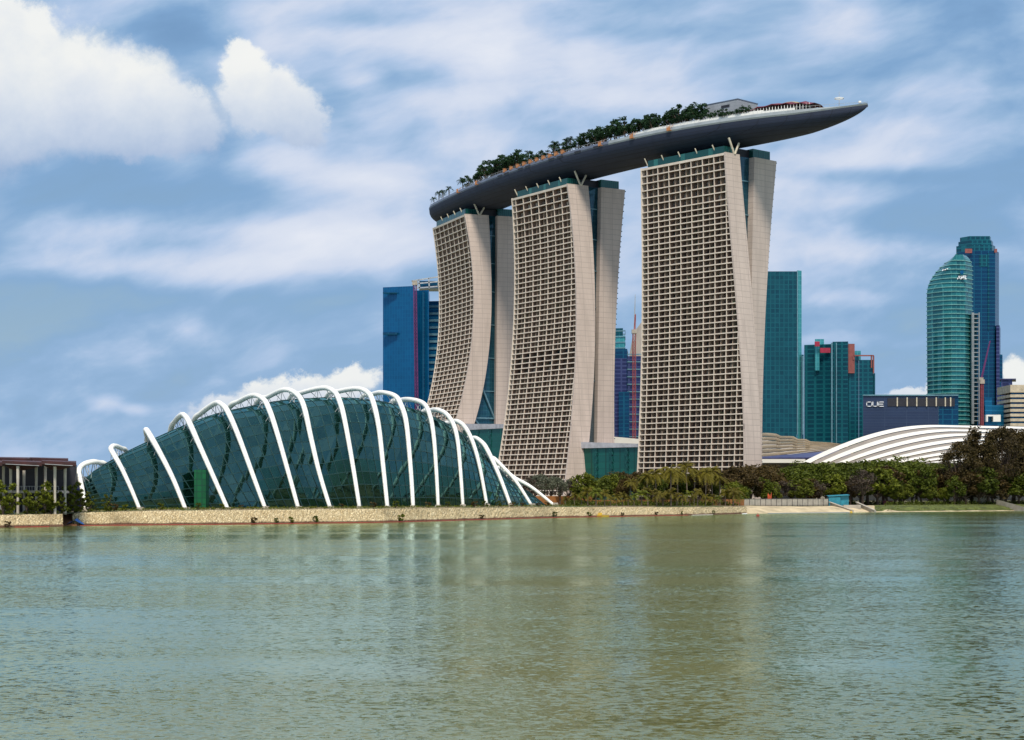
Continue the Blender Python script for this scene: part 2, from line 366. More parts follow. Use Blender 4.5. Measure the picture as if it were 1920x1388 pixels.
def dome_glass():
    m = bpy.data.materials.new('green_conservatory_glass'); m.use_nodes = True; t = NT(m.node_tree); t.n.remove(t.n['Principled BSDF'])
    tr = t.new('ShaderNodeBsdfTransparent'); gl = t.new('ShaderNodeBsdfGlossy'); gl.inputs['Roughness'].default_value = .05
    t.set(gl.inputs[0], (.36, .80, .78)); t.set(tr.inputs[0], (.17, .38, .31))
    df = t.new('ShaderNodeBsdfDiffuse'); t.set(df.inputs[0], (.004, .026, .024))
    lw = t.new('ShaderNodeFresnel'); lw.inputs[0].default_value = 2.1
    tc = t.new('ShaderNodeTexCoord').outputs['Object']
    g = t.new('ShaderNodeNewGeometry').outputs['Random Per Island']
    bn = t.new('ShaderNodeBump'); bn.inputs['Strength'].default_value = .12; bn.inputs['Distance'].default_value = .5
    t.l.new(t.noise(tc, .12, 3, .5).outputs['Fac'], bn.inputs['Height']); t.l.new(bn.outputs[0], gl.inputs['Normal']); t.l.new(bn.outputs[0], lw.inputs['Normal'])
    m0 = t.new('ShaderNodeMixShader'); m0.inputs[0].default_value = .18; t.l.new(tr.outputs[0], m0.inputs[1]); t.l.new(df.outputs[0], m0.inputs[2])
    mx = t.new('ShaderNodeMixShader'); f = t.math('ADD', t.math('MULTIPLY', lw.outputs[0], .95), t.math('MULTIPLY', g, .045), clamp=True)
    t.l.new(f, mx.inputs[0]); t.l.new(m0.outputs[0], mx.inputs[1]); t.l.new(gl.outputs[0], mx.inputs[2])
    t.l.new(mx.outputs[0], t.n['Material Output'].inputs[0]); return m
M['dome'] = dome_glass()
M['domebar'] = mat('dark_glazing_bar', (.015, .06, .06), .5)
M['leafdark'] = leaf_mat('dark_foliage', (.10, .125, .008), (.026, .036, .005), (.22, .21, .014))
M['leafmid'] = leaf_mat('green_foliage', (.16, .18, .010), (.045, .055, .006), (.30, .28, .02))
M['leafroof'] = leaf_mat('roof_garden_foliage', (.028, .075, .022), (.008, .024, .014), (.08, .12, .03))
M['leafbrown'] = leaf_mat('brown_green_foliage', (.10, .065, .014), (.032, .020, .008), (.20, .12, .02))
M['leafpurple'] = leaf_mat('purplish_twigs', (.10, .075, .05), (.045, .03, .026), (.16, .13, .08))
M['leafpalm'] = leaf_mat('palm_fronds', (.18, .15, .010), (.06, .045, .006), (.36, .25, .03))
M['leafgrey'] = leaf_mat('grey_green_foliage', (.15, .16, .10), (.06, .06, .04), (.24, .22, .15))
M['leafcas'] = leaf_mat('feathery_foliage', (.085, .060, .015), (.028, .020, .010), (.18, .12, .03))

# ------------------------------------------------------------------ shoreline, water, ground
SH = [(-900, 1000), (-300, 993), (0, 989.5), (60, 988.5), (118, 987.5), (128, 986), (150, 986), (400, 984), (720, 980), (900, 975), (1040, 971), (1300, 966.5), (1400, 963.5), (1560, 961.5), (1700, 960), (1920, 958), (2400, 955.5), (3200, 953)]
def shoreY(x):
    yy = np.interp(x, [s[0] for s in SH], [s[1] for s in SH]); return 9.5 * F / (yy - HY)
TOPZ = [(-900, 3.3), (0, 3.4), (118, 3.5), (165, 3.8), (300, 4.2), (720, 4.4), (1040, 4.1), (1300, 3.45), (1400, 3.2), (1500, 2.6), (1600, 2.8), (2400, 3.0)]
def topZ(x): return float(np.interp(x, [s[0] for s in TOPZ], [s[1] for s in TOPZ]))
def water_mat():
    m = bpy.data.materials.new('river_water'); m.use_nodes = True; t = NT(m.node_tree); b = t.n['Principled BSDF']
    tc = t.new('ShaderNodeTexCoord').outputs['Object']
    n0 = t.noise(t.vmath('MULTIPLY', tc, (1, .5, 1)), .012, 3, .5).outputs['Fac']
    body = t.mix(t.mapr(n0, .35, .65), (.145, .118, .014), (.11, .125, .030))
    # the waves tilt the surface normal (slopes taken straight from the noise, so far water stays rough too)
    def slope(sx, sy, sc, rot, det):
        mp = t.new('ShaderNodeMapping'); t.l.new(tc, mp.inputs[0]); mp.inputs['Rotation'].default_value = (0, 0, R(rot)); mp.inputs['Scale'].default_value = (sx, sy, 1)
        return t.vmath('SUBTRACT', t.noise(mp.outputs[0], sc, det, .62).outputs['Color'], (.5, .5, .5))
    w1 = t.vmath('MULTIPLY', slope(.75, 1, 2.6, 14, 5), (.75, .95, 0))
    w2 = t.vmath('MULTIPLY', slope(.4, 1, .22, -6, 4), (.14, .20, 0))
    patch = t.mapr(t.noise(t.vmath('MULTIPLY', tc, (.3, 1, 1)), .022, 5, .6).outputs['Fac'], .38, .62, .35, 1.25, True)
    sl_ = t.vmath('SCALE', t.vmath('ADD', w1, w2), None); t.l.new(patch, sl_.node.inputs[3])
    nv = t.vmath('NORMALIZE', t.vmath('ADD', sl_, (0, -.028, 1)))      # constant tilt towards the near bank, added to shorten the reflections
    df = t.new('ShaderNodeBsdfDiffuse'); t.l.new(body, df.inputs[0])
    gl = t.new('ShaderNodeBsdfGlossy'); gl.inputs['Roughness'].default_value = .08; t.set(gl.inputs[0], (.76, 1.0, .94)); t.l.new(nv, gl.inputs['Normal'])
    fr = t.new('ShaderNodeFresnel'); fr.inputs[0].default_value = 1.62; t.l.new(nv, fr.inputs['Normal'])
    mx = t.new('ShaderNodeMixShader'); t.l.new(fr.outputs[0], mx.inputs[0]); t.l.new(df.outputs[0], mx.inputs[1]); t.l.new(gl.outputs[0], mx.inputs[2]); t.l.new(mx.outputs[0], t.n['Material Output'].inputs[0]); t.n.remove(b)
    return m
mb = MB(); mb.quad((-9000, -400, 0), (9000, -400, 0), (9000, 14000, 0), (-9000, 14000, 0))
tag(mb.build('water', water_mat()), kind='structure')
def ground_mat():
    m = bpy.data.materials.new('grass_and_soil'); m.use_nodes = True; t = NT(m.node_tree); b = t.n['Principled BSDF']; b.inputs['Roughness'].default_value = .95
    tc = t.new('ShaderNodeTexCoord').outputs['Object']
    n = t.noise(tc, .06, 5, .6).outputs['Fac']; n2 = t.noise(tc, .9, 4, .6).outputs['Fac']
    c = t.mix(t.mapr(n, .42, .6, 0, 1, True), (.07, .095, .015), (.30, .22, .12)); c = t.mix(t.mapr(n2, .3, .7, 0, .5), c, (.05, .05, .015))
    t.l.new(c, b.inputs['Base Color']); return m
def stone_mat():
    m = bpy.data.materials.new('rubble_stone'); m.use_nodes = True; t = NT(m.node_tree); b = t.n['Principled BSDF']; b.inputs['Roughness'].default_value = .9
    tc = t.new('ShaderNodeTexCoord').outputs['Object']
    vo = t.new('ShaderNodeTexVoronoi'); t.l.new(tc, vo.inputs['Vector']); vo.inputs['Scale'].default_value = 1.5
    v2 = t.new('ShaderNodeTexVoronoi', feature='DISTANCE_TO_EDGE'); t.l.new(tc, v2.inputs['Vector']); v2.inputs['Scale'].default_value = 1.5
    cr = t.ramp(t.sep(vo.outputs['Color'])[0], [(0, (.50, .38, .20)), (.5, (.62, .49, .28)), (1, (.72, .59, .36))])
    c = t.mix(t.mapr(v2.outputs['Distance'], 0, .14, 1, 0), cr, (.22, .16, .08))
    z = t.sep(t.new('ShaderNodeNewGeometry').outputs['Position'])[2]
    st_ = t.noise(tc, .12, 5, .65).outputs['Fac']; c = t.mix(t.mapr(st_, .5, .72, 0, .6), c, (.20, .15, .07)); c = t.mix(t.mapr(t.math('ADD', z, t.math('MULTIPLY', st_, -.9)), -.1, .5, 1, 0, True), c, (.10, .045, .022))     # damp weed line above the water
    t.l.new(c, b.inputs['Base Color'])
    bn = t.new('ShaderNodeBump'); bn.inputs['Distance'].default_value = .4; t.l.new(v2.outputs['Distance'], bn.inputs['Height']); t.l.new(bn.outputs[0], b.inputs['Normal'])
    return m
M['ground'] = ground_mat(); M['stone'] = stone_mat()
M['sand'] = mat('pale_sand', (.55, .44, .27), .95, 0, .2, .15, .4, 1)
M['grass'] = mat('rough_grass', (.10, .12, .02), .95, 0, .35, .3, .5, 2)
rnd = random.Random(5)
rows = [[], [], [], [], []]
xs = [-900, -500, -200, 0] + list(range(20, 2400, 20)) + [2700, 3200]
wallB, wallT, wallD = [], [], []
for x in xs:
    Y = shoreY(x); z = topZ(x); X = (x - HX) / F
    run = 4.5 if x < 1400 else 22 if x < 2000 else 25
    for k, (dy_, zz) in enumerate(((run, z), (run + 14, z + .35), (run + 60, z + .5), (run + 900, z + .6), (12000, 5.5))):
        rows[k].append((X * (Y + dy_) if k < 4 else X * 12000, Y + dy_ if k < 4 else 12000, zz))
g = MB(); g.grid(rows[::-1]); tag(g.build('ground', M['ground']), kind='structure')
# sloping rubble sea wall with a broken rocky face
def wall_strip(x0, x1, step=1.6):
    m = MB(); rws = [[] for _ in range(9)]; x = x0
    while x <= x1 + .01:
        Y = shoreY(x); z = topZ(x)
        for k in range(9):
            q = k / 8; yy = Y - .6 + 5.1 * q; zz = -.6 + (z + .62) * q
            j = .22 if 0 < k < 8 else .05
            rws[k].append(((x - HX) / F * yy + rnd.uniform(-j, j), yy + rnd.uniform(-j, j), zz + rnd.uniform(-j, j) * .8))
        x += step
    rws.append([(a[0] * (a[1] + 2.2) / a[1], a[1] + 2.2, a[2] + .03) for a in rws[8]]); rws.append([(a[0], a[1], a[2] - 1.6) for a in rws[9]])
    m.grid(rws); return m
o = wall_strip(-300, 118).build('sea_wall', M['stone'], loc=P(60, 985, shoreY(60)))
tag(o, 'low rough stone embankment wall under the brown timber pavilion', 'wall')
o = wall_strip(136, 1400).build('sea_wall', M['stone'], loc=P(700, 985, shoreY(700)))
tag(o, 'long pale rubble stone embankment wall below the glass conservatory', 'wall')
# beach beyond the wall and the outlet gap
m = MB(); rws = [[], [], [], []]
for x in range(1396, 3200, 12):
    Y = shoreY(x); z = topZ(x)
    for k, (a, b) in enumerate(((-3, -.5), (2, .35 + rnd.uniform(-.1, .1)), (12, z * .7 + rnd.uniform(-.15, .15)), (26, z + .35))):
        rws[k].append(((x - HX) / F * (Y + a), Y + a, b + .004))
m.grid(rws); tag(m.build('beach', M['sand']), kind='structure')
m = MB(); rws = [[], [], []]
for x in range(1640, 3200, 12):
    Y = shoreY(x); z = topZ(x)
    for k, (a, b) in enumerate(((1 + rnd.uniform(0, 2.5), .45), (12, z * .7 + .35), (27, z + .6))): rws[k].append(((x - HX) / F * (Y + a), Y + a, b))
m.grid(rws); tag(m.build('grass_bank', M['grass']), kind='structure')
m = MB(); Y = shoreY(127)
m.grid([[((x - HX) / F * (Y + a), Y + a, b) for x in (112, 120, 128, 136, 144)] for a, b in ((-1.5, -.5), (2.2, .6), (5, 1.6), (9, 3.55))])
tag(m.build('soil_gap', mat('red_earth', (.28, .12, .05), .95, 0, .3, .6, .6, 2)), kind='structure')

# ------------------------------------------------------------------ hotel towers
ZT = 203.0
def solve(P0, dr, k): return (k * P0.y - P0.x) / (dr.x - k * dr.y)
TW = [
 dict(nm='near', A=(1361, 288), B=(1202.5, 318.7),
   tA=[(1361,288),(1364.4,370),(1371.6,428),(1378.8,529),(1382,540),(1389,661),(1395,752),(1397.3,867)],
   tB=[(1202.5,318.7),(1203.6,428),(1205,540),(1204.2,661),(1199.7,782),(1195.7,888)],
   tE=[(1387,290),(1393,370),(1400.5,428),(1407.7,529),(1408.5,540),(1416,631),(1422,722),(1426.7,867)],
   w0=[(1414.5,290),(1412,428),(1409,529),(1407,700),(1406,867)], w1=[(1457,293),(1448,399),(1441,486),(1437,540),(1433,661),(1430,782),(1428.5,867)]),
 dict(nm='middle', A=(1064.9, 347), B=(960.3, 374.7),
   tA=[(1064.9,347),(1072.7,419),(1078.4,491),(1081.5,550),(1082.7,616),(1079.6,691),(1072,782),(1061.5,900)],
   tB=[(960.3,374.7),(963,448),(966,550),(963,616),(957,691),(948,782),(934.4,870)],
   tE=[(1103,349),(1110,434),(1116,550),(1115.4,631),(1113,722),(1105,827),(1098,891)],
   w0=[(1128.3,344),(1125.4,448),(1123.6,550),(1122,691),(1119.6,827)], w1=[(1173.5,348),(1166.3,419),(1157,550),(1152.9,691),(1151.7,827)]),
 dict(nm='far', A=(871, 403.5), B=(811.3, 429.5),
   tA=[(871,403.5),(878,434),(886.8,520),(888,540),(887.5,600.5),(883,661),(872.3,721.6),(858.7,776),(838,840)],
   tB=[(811.3,429.5),(819,477),(823.3,545),(823,600),(818.7,661),(810.3,721.6),(802.7,755),(782,820)],
   tE=[(916.2,403.5),(921.4,550),(921.6,600),(916,661),(907,728),(895,776),(870,850)],
   w0=[(932.3,399),(932,560),(930.4,691),(930,794)], w1=[(976,399),(974,560),(972,691),(971,794)]),
]
LBL = ['nearest and tallest-looking of the three leaning hotel towers under the boat-shaped roof', 'middle of the three curved hotel towers under the boat-shaped roof, cream balcony grid', 'farthest, narrowest-looking of the three curved hotel towers, rising behind the conservatory']
rw = random.Random(11)
BAY = 9.0
def make_tower(ti, T):
    yA = (ZT - CH) * F / (HY - T['A'][1]); yB = (ZT - CH) * F / (HY - T['B'][1])
    A0 = Vector(((T['A'][0] - HX) / F * yA, yA)); B0 = Vector(((T['B'][0] - HX) / F * yB, yB))
    U = (B0 - A0).normalized(); N = Vector((U.y, -U.x)); L0 = (B0 - A0).length
    T.update(A0=A0, B0=B0, U=U, N=N, L0=L0)
    def fit(tab, Yr, deg=3):
        z = [CH + (HY - q[1]) * Yr / F for q in tab]; c = np.polyfit(z, [q[0] for q in tab], deg)
        lo, hi = min(z), max(z)
        return lambda zz: float(np.polyval(c, min(max(zz, lo - 22), hi + 3)))
    fB = fit(T['tB'], yB); fA = fit(T['tA'], yA); fE = fit(T['tE'], yA + 7); f0 = fit(T['w0'], yA + 12, 2); f1 = fit(T['w1'], yA + 25, 2)
    def b(z): return solve(B0, N, (fB(z) - HX) / F)
    def smax(z):
        Q = B0 + N * b(z); return solve(Q, -U, (fA(z) - HX) / F)
    def th(z):
        Q = B0 + N * b(z) - U * smax(z); return min(20, max(9, solve(Q, N, (fE(z) - HX) / F)))
    def pt(s, w, z): q = B0 + N * (b(z) + w) - U * s; return Vector((q.x, q.y, z))
    def wt0(z): return solve(A0, N, (f0(z) - HX) / F)
    def wt1(z): return solve(A0, N, (f1(z) - HX) / F)
    def wpt(s, w, z): q = A0 + U * s + N * w; return Vector((q.x, q.y, z))      # west slab coordinates, s from the near end
    zb = 4.6
    lv = [ZT]
    for k in range(6): lv.append(lv[-1] - 4.3)
    while lv[-1] - 3.32 > zb: lv.append(lv[-1] - 3.32)
    base = pt(smax(zb) / 2, 10, zb)
    root = empty('hotel_tower', base, LBL[ti], 'hotel tower', 'three curved hotel towers carrying one long roof park')
    # body of the front slab (behind the balconies)
    m = MB(); rws = []
    for z in reversed(lv + [zb]) if lv[-1] > zb else reversed(lv):
        sm = smax(z); t_ = th(z); rws.append([pt(0, 3.4, z), pt(sm - 1, 3.4, z), pt(sm - 1, t_ - .1, z), pt(0, t_ - .1, z)])
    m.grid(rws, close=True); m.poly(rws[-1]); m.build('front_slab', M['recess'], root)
    # clad end wall with its own thickness
    m = MB(); rws = []
    zz = sorted(set(lv + [zb, ZT + .9]))
    for z in zz:
        sm = smax(min(z, ZT)); t_ = th(min(z, ZT)); zc = z
        f = lambda s, w: (lambda q: Vector((q.x, q.y, zc)))(pt(s, w, min(z, ZT)))
        rws.append([f(sm - 1.2, -.15), f(sm, -.15), f(sm, t_), f(sm - 1.2, t_)])
    m.grid(rws, close=True); m.poly(rws[-1]); m.build('end_wall', M['endwall'], root)
    # left edge wall
    m = MB(); rws = []
    for z in zz:
        t_ = th(min(z, ZT)); f = lambda s, w: (lambda q: Vector((q.x, q.y, z)))(pt(s, w, min(z, ZT)))
        rws.append([f(-.6, -.15), f(0.1, -.15), f(.1, t_), f(-.6, t_)])
    m.grid(rws, close=True); m.poly(rws[-1]); m.build('side_wall', M['grid'], root)
    # balcony grid
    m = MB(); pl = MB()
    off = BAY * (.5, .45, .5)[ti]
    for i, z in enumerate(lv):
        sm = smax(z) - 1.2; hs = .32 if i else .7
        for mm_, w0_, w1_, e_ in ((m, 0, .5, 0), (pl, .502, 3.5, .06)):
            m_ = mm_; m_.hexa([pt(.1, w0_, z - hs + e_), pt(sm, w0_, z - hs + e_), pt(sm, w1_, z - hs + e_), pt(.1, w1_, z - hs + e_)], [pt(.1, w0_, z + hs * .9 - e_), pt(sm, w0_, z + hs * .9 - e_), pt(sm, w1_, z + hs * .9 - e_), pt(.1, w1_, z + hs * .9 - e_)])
        if i == len(lv) - 1: break
        z2 = lv[i + 1]; k = 0
        while True:
            s = off + k * BAY
            if s > smax(z2) - 1.8: break
            ok = s < sm - .3
            if ok or s < smax(z2) - 1.5:
                zt = z - hs
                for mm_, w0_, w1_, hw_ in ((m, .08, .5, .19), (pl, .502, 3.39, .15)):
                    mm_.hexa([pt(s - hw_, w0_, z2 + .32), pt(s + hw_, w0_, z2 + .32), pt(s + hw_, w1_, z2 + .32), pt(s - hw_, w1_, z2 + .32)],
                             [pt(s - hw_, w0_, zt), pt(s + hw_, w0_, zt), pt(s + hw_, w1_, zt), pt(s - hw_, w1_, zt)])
            k += 1
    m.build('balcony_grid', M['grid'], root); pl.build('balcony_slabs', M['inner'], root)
    # windows: one object per bay, the hundred that show largest separate, the rest one
    rest = MB(); cnt = 0
    M['pale'] = M.get('pale') or mat('pale_curtain', (.45, .40, .33), .9, var=.3, vs=.3); M['blueg'] = M.get('blueg') or mat('blue_green_glazing', (.03, .09, .10), .1, .3, .4, .2)
    M['redcurtain'] = M.get('redcurtain') or mat('red_brown_curtain', (.26, .09, .05), .9, var=.4, vs=.2)
    WM = [M['glass'], M['curtain'], M['wframe'], M['recess'], M['leafroof'], M['subfin'], M['redcurtain'], M['pale'], M['blueg']]
    reddish = (len(lv) - 12) if ti == 0 else -1
    for i in range(len(lv) - 1):
        z1, z0 = lv[i] - .36, lv[i + 1] + .33; sm = smax(lv[i + 1]) - 1.2
        edges = [.1] + [off + k * BAY for k in range(40) if off + k * BAY < sm - .8] + [sm]
        for j in range(len(edges) - 1):
            s0, s1 = edges[j] + .2, edges[j + 1] - .2
            if s1 - s0 < .8: continue
            big = cnt < 100
            w = MB() if big else rest
            nsub = 2 if s1 - s0 > 5 else 1
            if ti == 1 and i < 3: nsub = 1
            if ti == 1 and 28 < i < 33: nsub = 1
            for q in range(nsub):
                a0 = s0 + (s1 - s0) * q / nsub; a1 = s0 + (s1 - s0) * (q + 1) / nsub; wd = a1 - a0
                # thin dividing wall
                if q: w.hexa([pt(a0 - .12, .55, z0), pt(a0 + .12, .55, z0), pt(a0 + .12, 3.38, z0), pt(a0 - .12, 3.38, z0)], [pt(a0 - .12, .55, z1), pt(a0 + .12, .55, z1), pt(a0 + .12, 3.38, z1), pt(a0 - .12, 3.38, z1)], 5)
                g0 = a0 + wd * .12; g1 = a1 - wd * .10; w_ = 3.3
                cu = g0 + (g1 - g0) * rw.choice((.0, .25, .3, .5, .15)); rr_ = i == reddish
                if rr_: cu = g1 - wd * .08
                zt = z1 - .35
                w.quad(pt(cu, w_, z0 + .1), pt(g1, w_, z0 + .1), pt(g1, w_, zt), pt(cu, w_, zt), 8 if rw.random() < (.75 if i > len(lv) - 13 else .25) else 0)
                if cu > g0: w.quad(pt(g0, w_, z0 + .1), pt(cu, w_, z0 + .1), pt(cu, w_, zt), pt(g0, w_, zt), 6 if rr_ else (7 if rw.random() < .22 else 1))
                low = i > len(lv) - 13
                if i < 7 or low:
                    for s_ in ((g0 + g1) / 2, g0, g1): w.hexa([pt(s_ - .09, w_ - .12, z0), pt(s_ + .09, w_ - .12, z0), pt(s_ + .09, w_ - .02, z0), pt(s_ - .09, w_ - .02, z0)], [pt(s_ - .09, w_ - .12, zt), pt(s_ + .09, w_ - .12, zt), pt(s_ + .09, w_ - .02, zt), pt(s_ - .09, w_ - .02, zt)], 2)
                    zm = z0 + (zt - z0) * .68
                    w.hexa([pt(g0, w_ - .12, zm - .08), pt(g1, w_ - .12, zm - .08), pt(g1, w_ - .02, zm - .08), pt(g0, w_ - .02, zm - .08)], [pt(g0, w_ - .12, zm + .08), pt(g1, w_ - .12, zm + .08), pt(g1, w_ - .02, zm + .08), pt(g0, w_ - .02, zm + .08)], 2)
                # glass rail / planter in front
                r_ = rw.random()
                if r_ < .3 and not low:
                    hh = rw.uniform(.3, .9); x0 = a0 + wd * rw.uniform(.05, .4); x1 = x0 + wd * rw.uniform(.25, .5)
                    for _ in range(9):
                        c = pt(rw.uniform(x0, x1), rw.uniform(.2, .8), z0 + rw.uniform(0, hh)); dd = .3
                        v1 = Vector((rw.uniform(-dd, dd), rw.uniform(-dd, dd), rw.uniform(-dd, dd))); v2 = Vector((rw.uniform(-dd, dd), rw.uniform(-dd, dd), rw.uniform(-dd, dd)))
                        w.quad(c - v1, c - v2, c + v1, c + v2, 4)
            w.hexa([pt(s0, 3.12, z0), pt(s1, 3.12, z0), pt(s1, 3.32, z0), pt(s0, 3.32, z0)], [pt(s0, 3.12, z0 + .2), pt(s1, 3.12, z0 + .2), pt(s1, 3.32, z0 + .2), pt(s0, 3.32, z0 + .2)], 2)
            if big:
                w.build('window', WM, root); cnt += 1
    tag(rest.build('window', WM, root), kind='stuff')
    # rear slab
    m = MB(); rws = []; bz = 34 if ti else zb
    for z in np.linspace(4.6, ZT + .9, 40):
        zc = min(z, ZT); a, c = wt0(zc), wt1(zc); a = max(a, b(zc) + th(zc) * .6 + 3)
        rws.append([wpt(L0, a, z), wpt(0, a, z), wpt(0, c, z), wpt(L0, c, z)])
    m.grid(rws, close=True); m.poly(rws[-1]); m.build('rear_slab', M['endwall'], root)
    m = MB()
    for z in lv[:-1]:
        c = wt1(z)
        m.hexa([wpt(L0, c, z - .3), wpt(.8, c, z - .3), wpt(.8, c + 1.2, z - .3), wpt(L0, c + 1.2, z - .3)], [wpt(L0, c, z + .3), wpt(.8, c, z + .3), wpt(.8, c + 1.2, z + .3), wpt(L0, c + 1.2, z + .3)])
    m.build('rear_balconies', M['tealgl'], root)
    # recessed dark glass between the slabs
    m = MB(); rws = []
    for z in np.linspace(4.6, ZT + 1, 50):
        zc = min(z, ZT); e = pt(smax(zc) - 5, th(zc) - .5, zc); e.z = z; e2 = pt(smax(zc) - 30, th(zc) - .5, zc); e2.z = z
        w = wpt(4, max(wt0(zc), b(zc) + th(zc) * .6 + 3) + .4, z); rws.append([e, w])
    m.grid(rws); m.build('atrium_glass', M['atrium'], root)
    m = MB()
    for z in (lv[3], lv[8], lv[14], lv[21], lv[28], lv[35]):
        e = pt(smax(z) - 4.7, th(z) - .4, z); w = wpt(3.6, wt0(z), z); m.bar(e, w, .5, .6)
    if ti == 2:
        for (z0, z1) in ((84, 62), (62, 40)): m.bar(pt(smax(z0) - 4.4, th(z0), z0), wpt(3.4, wt0(z1), z1), 1, 1.2); m.bar(pt(smax(z1) - 4.4, th(z1), z1), wpt(3.4, wt0(z1), z1), .8, 1.0)
    m.build('brace', M['paleline'], root)
    # glazed crown
    def crown(s0, s1, w0, w1, z0, z1, name, mt):
        m = MB(); q = [wpt(s, w, 0) for s, w in ((s1, w0), (s0, w0), (s0, w1), (s1, w1))]
        m.prism([(p.x, p.y) for p in q], z0, z1); m.build(name, mt, root)
        m2 = MB()
        for (s, w) in ((s0, w0), (s1, w0), (s0, w1)): p = wpt(s, w, z0); m2.bar(p, (p.x, p.y, z1 + .3), .35)
        return m2
    crown(3, L0 - 4, 1.6, 11.5, ZT + .4, ZT + 5.0, 'crown_glass', M['crown'])
    crown(2, L0 - 4, max(wt0(ZT), 20) + 1, wt1(ZT) - 3.5, ZT + .4, ZT + 6.2, 'crown_glass', M['crown'])
    crown(5, L0 - 6, 11.5, max(wt0(ZT), 20) + 1, ZT - 2, ZT + 5.6, 'plant_room', M['darkint'])
    # struts to the roof park
    def strut(pts, r): m = MB(); m.tube(pts, r, 8); m.build('strut', M['strut'], root)
    tm = th(ZT) * .62
    strut([wpt(.3, tm, ZT + .5), wpt(.9, tm - 4.0, ZT + 9.5)], .62); strut([wpt(.3, tm + .4, ZT + .5), wpt(.9, tm + 4.6, ZT + 7.5)], .62)
    for q in range(5 - (ti == 2)):
        s = L0 * (.12 + .2 * q) + 2; 
        if q == 4: s = L0 - 3
        strut([wpt(s, 2.6, ZT + 2.0), wpt(s + 1.0, .6, ZT + 6.6)], .38)
    T['wpt'] = wpt
    return root
for i, T in enumerate(TW): make_tower(i, T)

# ------------------------------------------------------------------ roof park (the boat-shaped deck)
cp = []
MID = 20
def tp(T, s, w=MID): q = T['A0'] + T['U'] * s + T['N'] * w; return (q.x, q.y)
n_, mi, fa = TW
cp = [tp(fa, fa['L0'] + 29), tp(fa, fa['L0']), tp(fa, 0), tp(mi, mi['L0']), tp(mi, 0), tp(n_, n_['L0']), tp(n_, 0), (163, 1015), (195.5, 983)]
ds = [0]
for a, b_ in zip(cp, cp[1:]): ds.append(ds[-1] + math.dist(a, b_))
cX = np.polyfit(ds, [p[0] for p in cp], 4); cY = np.polyfit(ds, [p[1] for p in cp], 4); LEN = ds[-1]
def cl(s): return Vector((np.polyval(cX, s), np.polyval(cY, s)))
def clt(s): d_ = cl(s + .5) - cl(s - .5); d_.normalize(); return d_
def hw(s):
    w = 20.0
    if s < 30: w *= math.sqrt(max(0, 1 - ((30 - s) / 30) ** 2.2))
    r = LEN - s
    if r < 150: w *= (1 - (1 - r / 150) ** 3.2)
    return max(w, .15)
DZ = 225.0
def dz_(s): return DZ - 3.6 * max(0, 1 - s / (LEN * .7)) - 1.6 * max(0, (s - LEN * .62) / (LEN * .38)) ** 1.5
def hp(s, x, z):          # x: signed offset, negative = towards the water
    c = cl(s); tn = clt(s); nn_ = Vector((-tn.y, tn.x)); q = c + nn_ * x; return Vector((q.x, q.y, z))
pc = cl(LEN / 2)
park = empty('roof_park', (pc.x, pc.y, ZT + 8), 'long dark boat-shaped roof park bridging the tops of the three hotel towers', 'roof park')
ss = [LEN * (1 - math.cos(math.pi * k / 110)) / 2 for k in range(111)]
hull = MB(); rim = MB(); deckm = MB(); hr, rr, dr_ = [], [], []
for s in ss:
    w = hw(s); k = w / 20; dep = 11.0 * k ** .5; ztop = dz_(s) - 2.7 * min(1, k * 1.6)
    row = []
    for j in range(17):
        a = math.pi * j / 16; row.append(hp(s, -w * math.cos(a) * 1.0, ztop - dep * math.sin(a) ** .8))
    hr.append(row)
    zt = dz_(s)
    rr.append([hp(s, -w + .02, ztop + .02), hp(s, -w - .25, ztop + .9), hp(s, -w * .985 + .15, zt), hp(s, -w * .97 + .5, zt), hp(s, -w * .97 + .5, zt - 1.3)])
    dr_.append([hp(s, -w * .97 + .45, zt - 1.2), hp(s, w * .97 - .45, zt - 1.2)])
hull.grid(hr); hull.build('hull', M['hull'], park, smooth=True)
cut = [i for i, s in enumerate(ss) if s > LEN * .60][0]
rim.grid(rr[:cut + 1]); rim.build('parapet', M['rim'], park)
rim = MB(); rim.grid(rr[cut:]); rim.build('parapet', M['rimlight'], park)
rim = MB(); rim.grid([[hp(s, hw(s), dz_(s) - 2.7 * min(1, hw(s) / 20 * 1.6)), hp(s, hw(s) * .98, dz_(s)), hp(s, hw(s) * .97 - .4, dz_(s) - 1.2)] for s in ss]); rim.build('parapet', M['rim'], park)
deckm.grid(dr_); deckm.build('deck', M['deck'], park)
# dark slots in the parapet, glass rail
for s in np.arange(150, 262, 9):
    if rw.random() < .75:
        m = MB(); m.hexa([hp(s, -hw(s) - .38, dz_(s) - 2.3), hp(s + 6, -hw(s + 6) - .38, dz_(s) - 2.3), hp(s + 6, -hw(s + 6) + .3, dz_(s) - 2.3), hp(s, -hw(s) + .3, dz_(s) - 2.3)], [hp(s, -hw(s) - .38, dz_(s) - 1.3), hp(s + 6, -hw(s + 6) - .38, dz_(s) - 1.3), hp(s + 6, -hw(s + 6) + .3, dz_(s) - 1.3), hp(s, -hw(s) + .3, dz_(s) - 1.3)])
        m.build('vent_slot', M['darkint'], park)
m = MB()
for side in (-1, 1):
    pts = [hp(s, side * (hw(s) * .96 - .3), dz_(s) + 1.5) for s in ss]
    for a, b_ in zip(pts, pts[1:]): m.bar(a, b_, .12)
    for s in np.arange(4, LEN - 1, 2.6): w = hw(s) * .96 - .3; m.bar(hp(s, side * w, dz_(s) - .6), hp(s, side * w, dz_(s) + 1.5), .1)
m.build('railing', M['steel'], park)
m = MB()       # pale terrace steps on the viewing-deck end
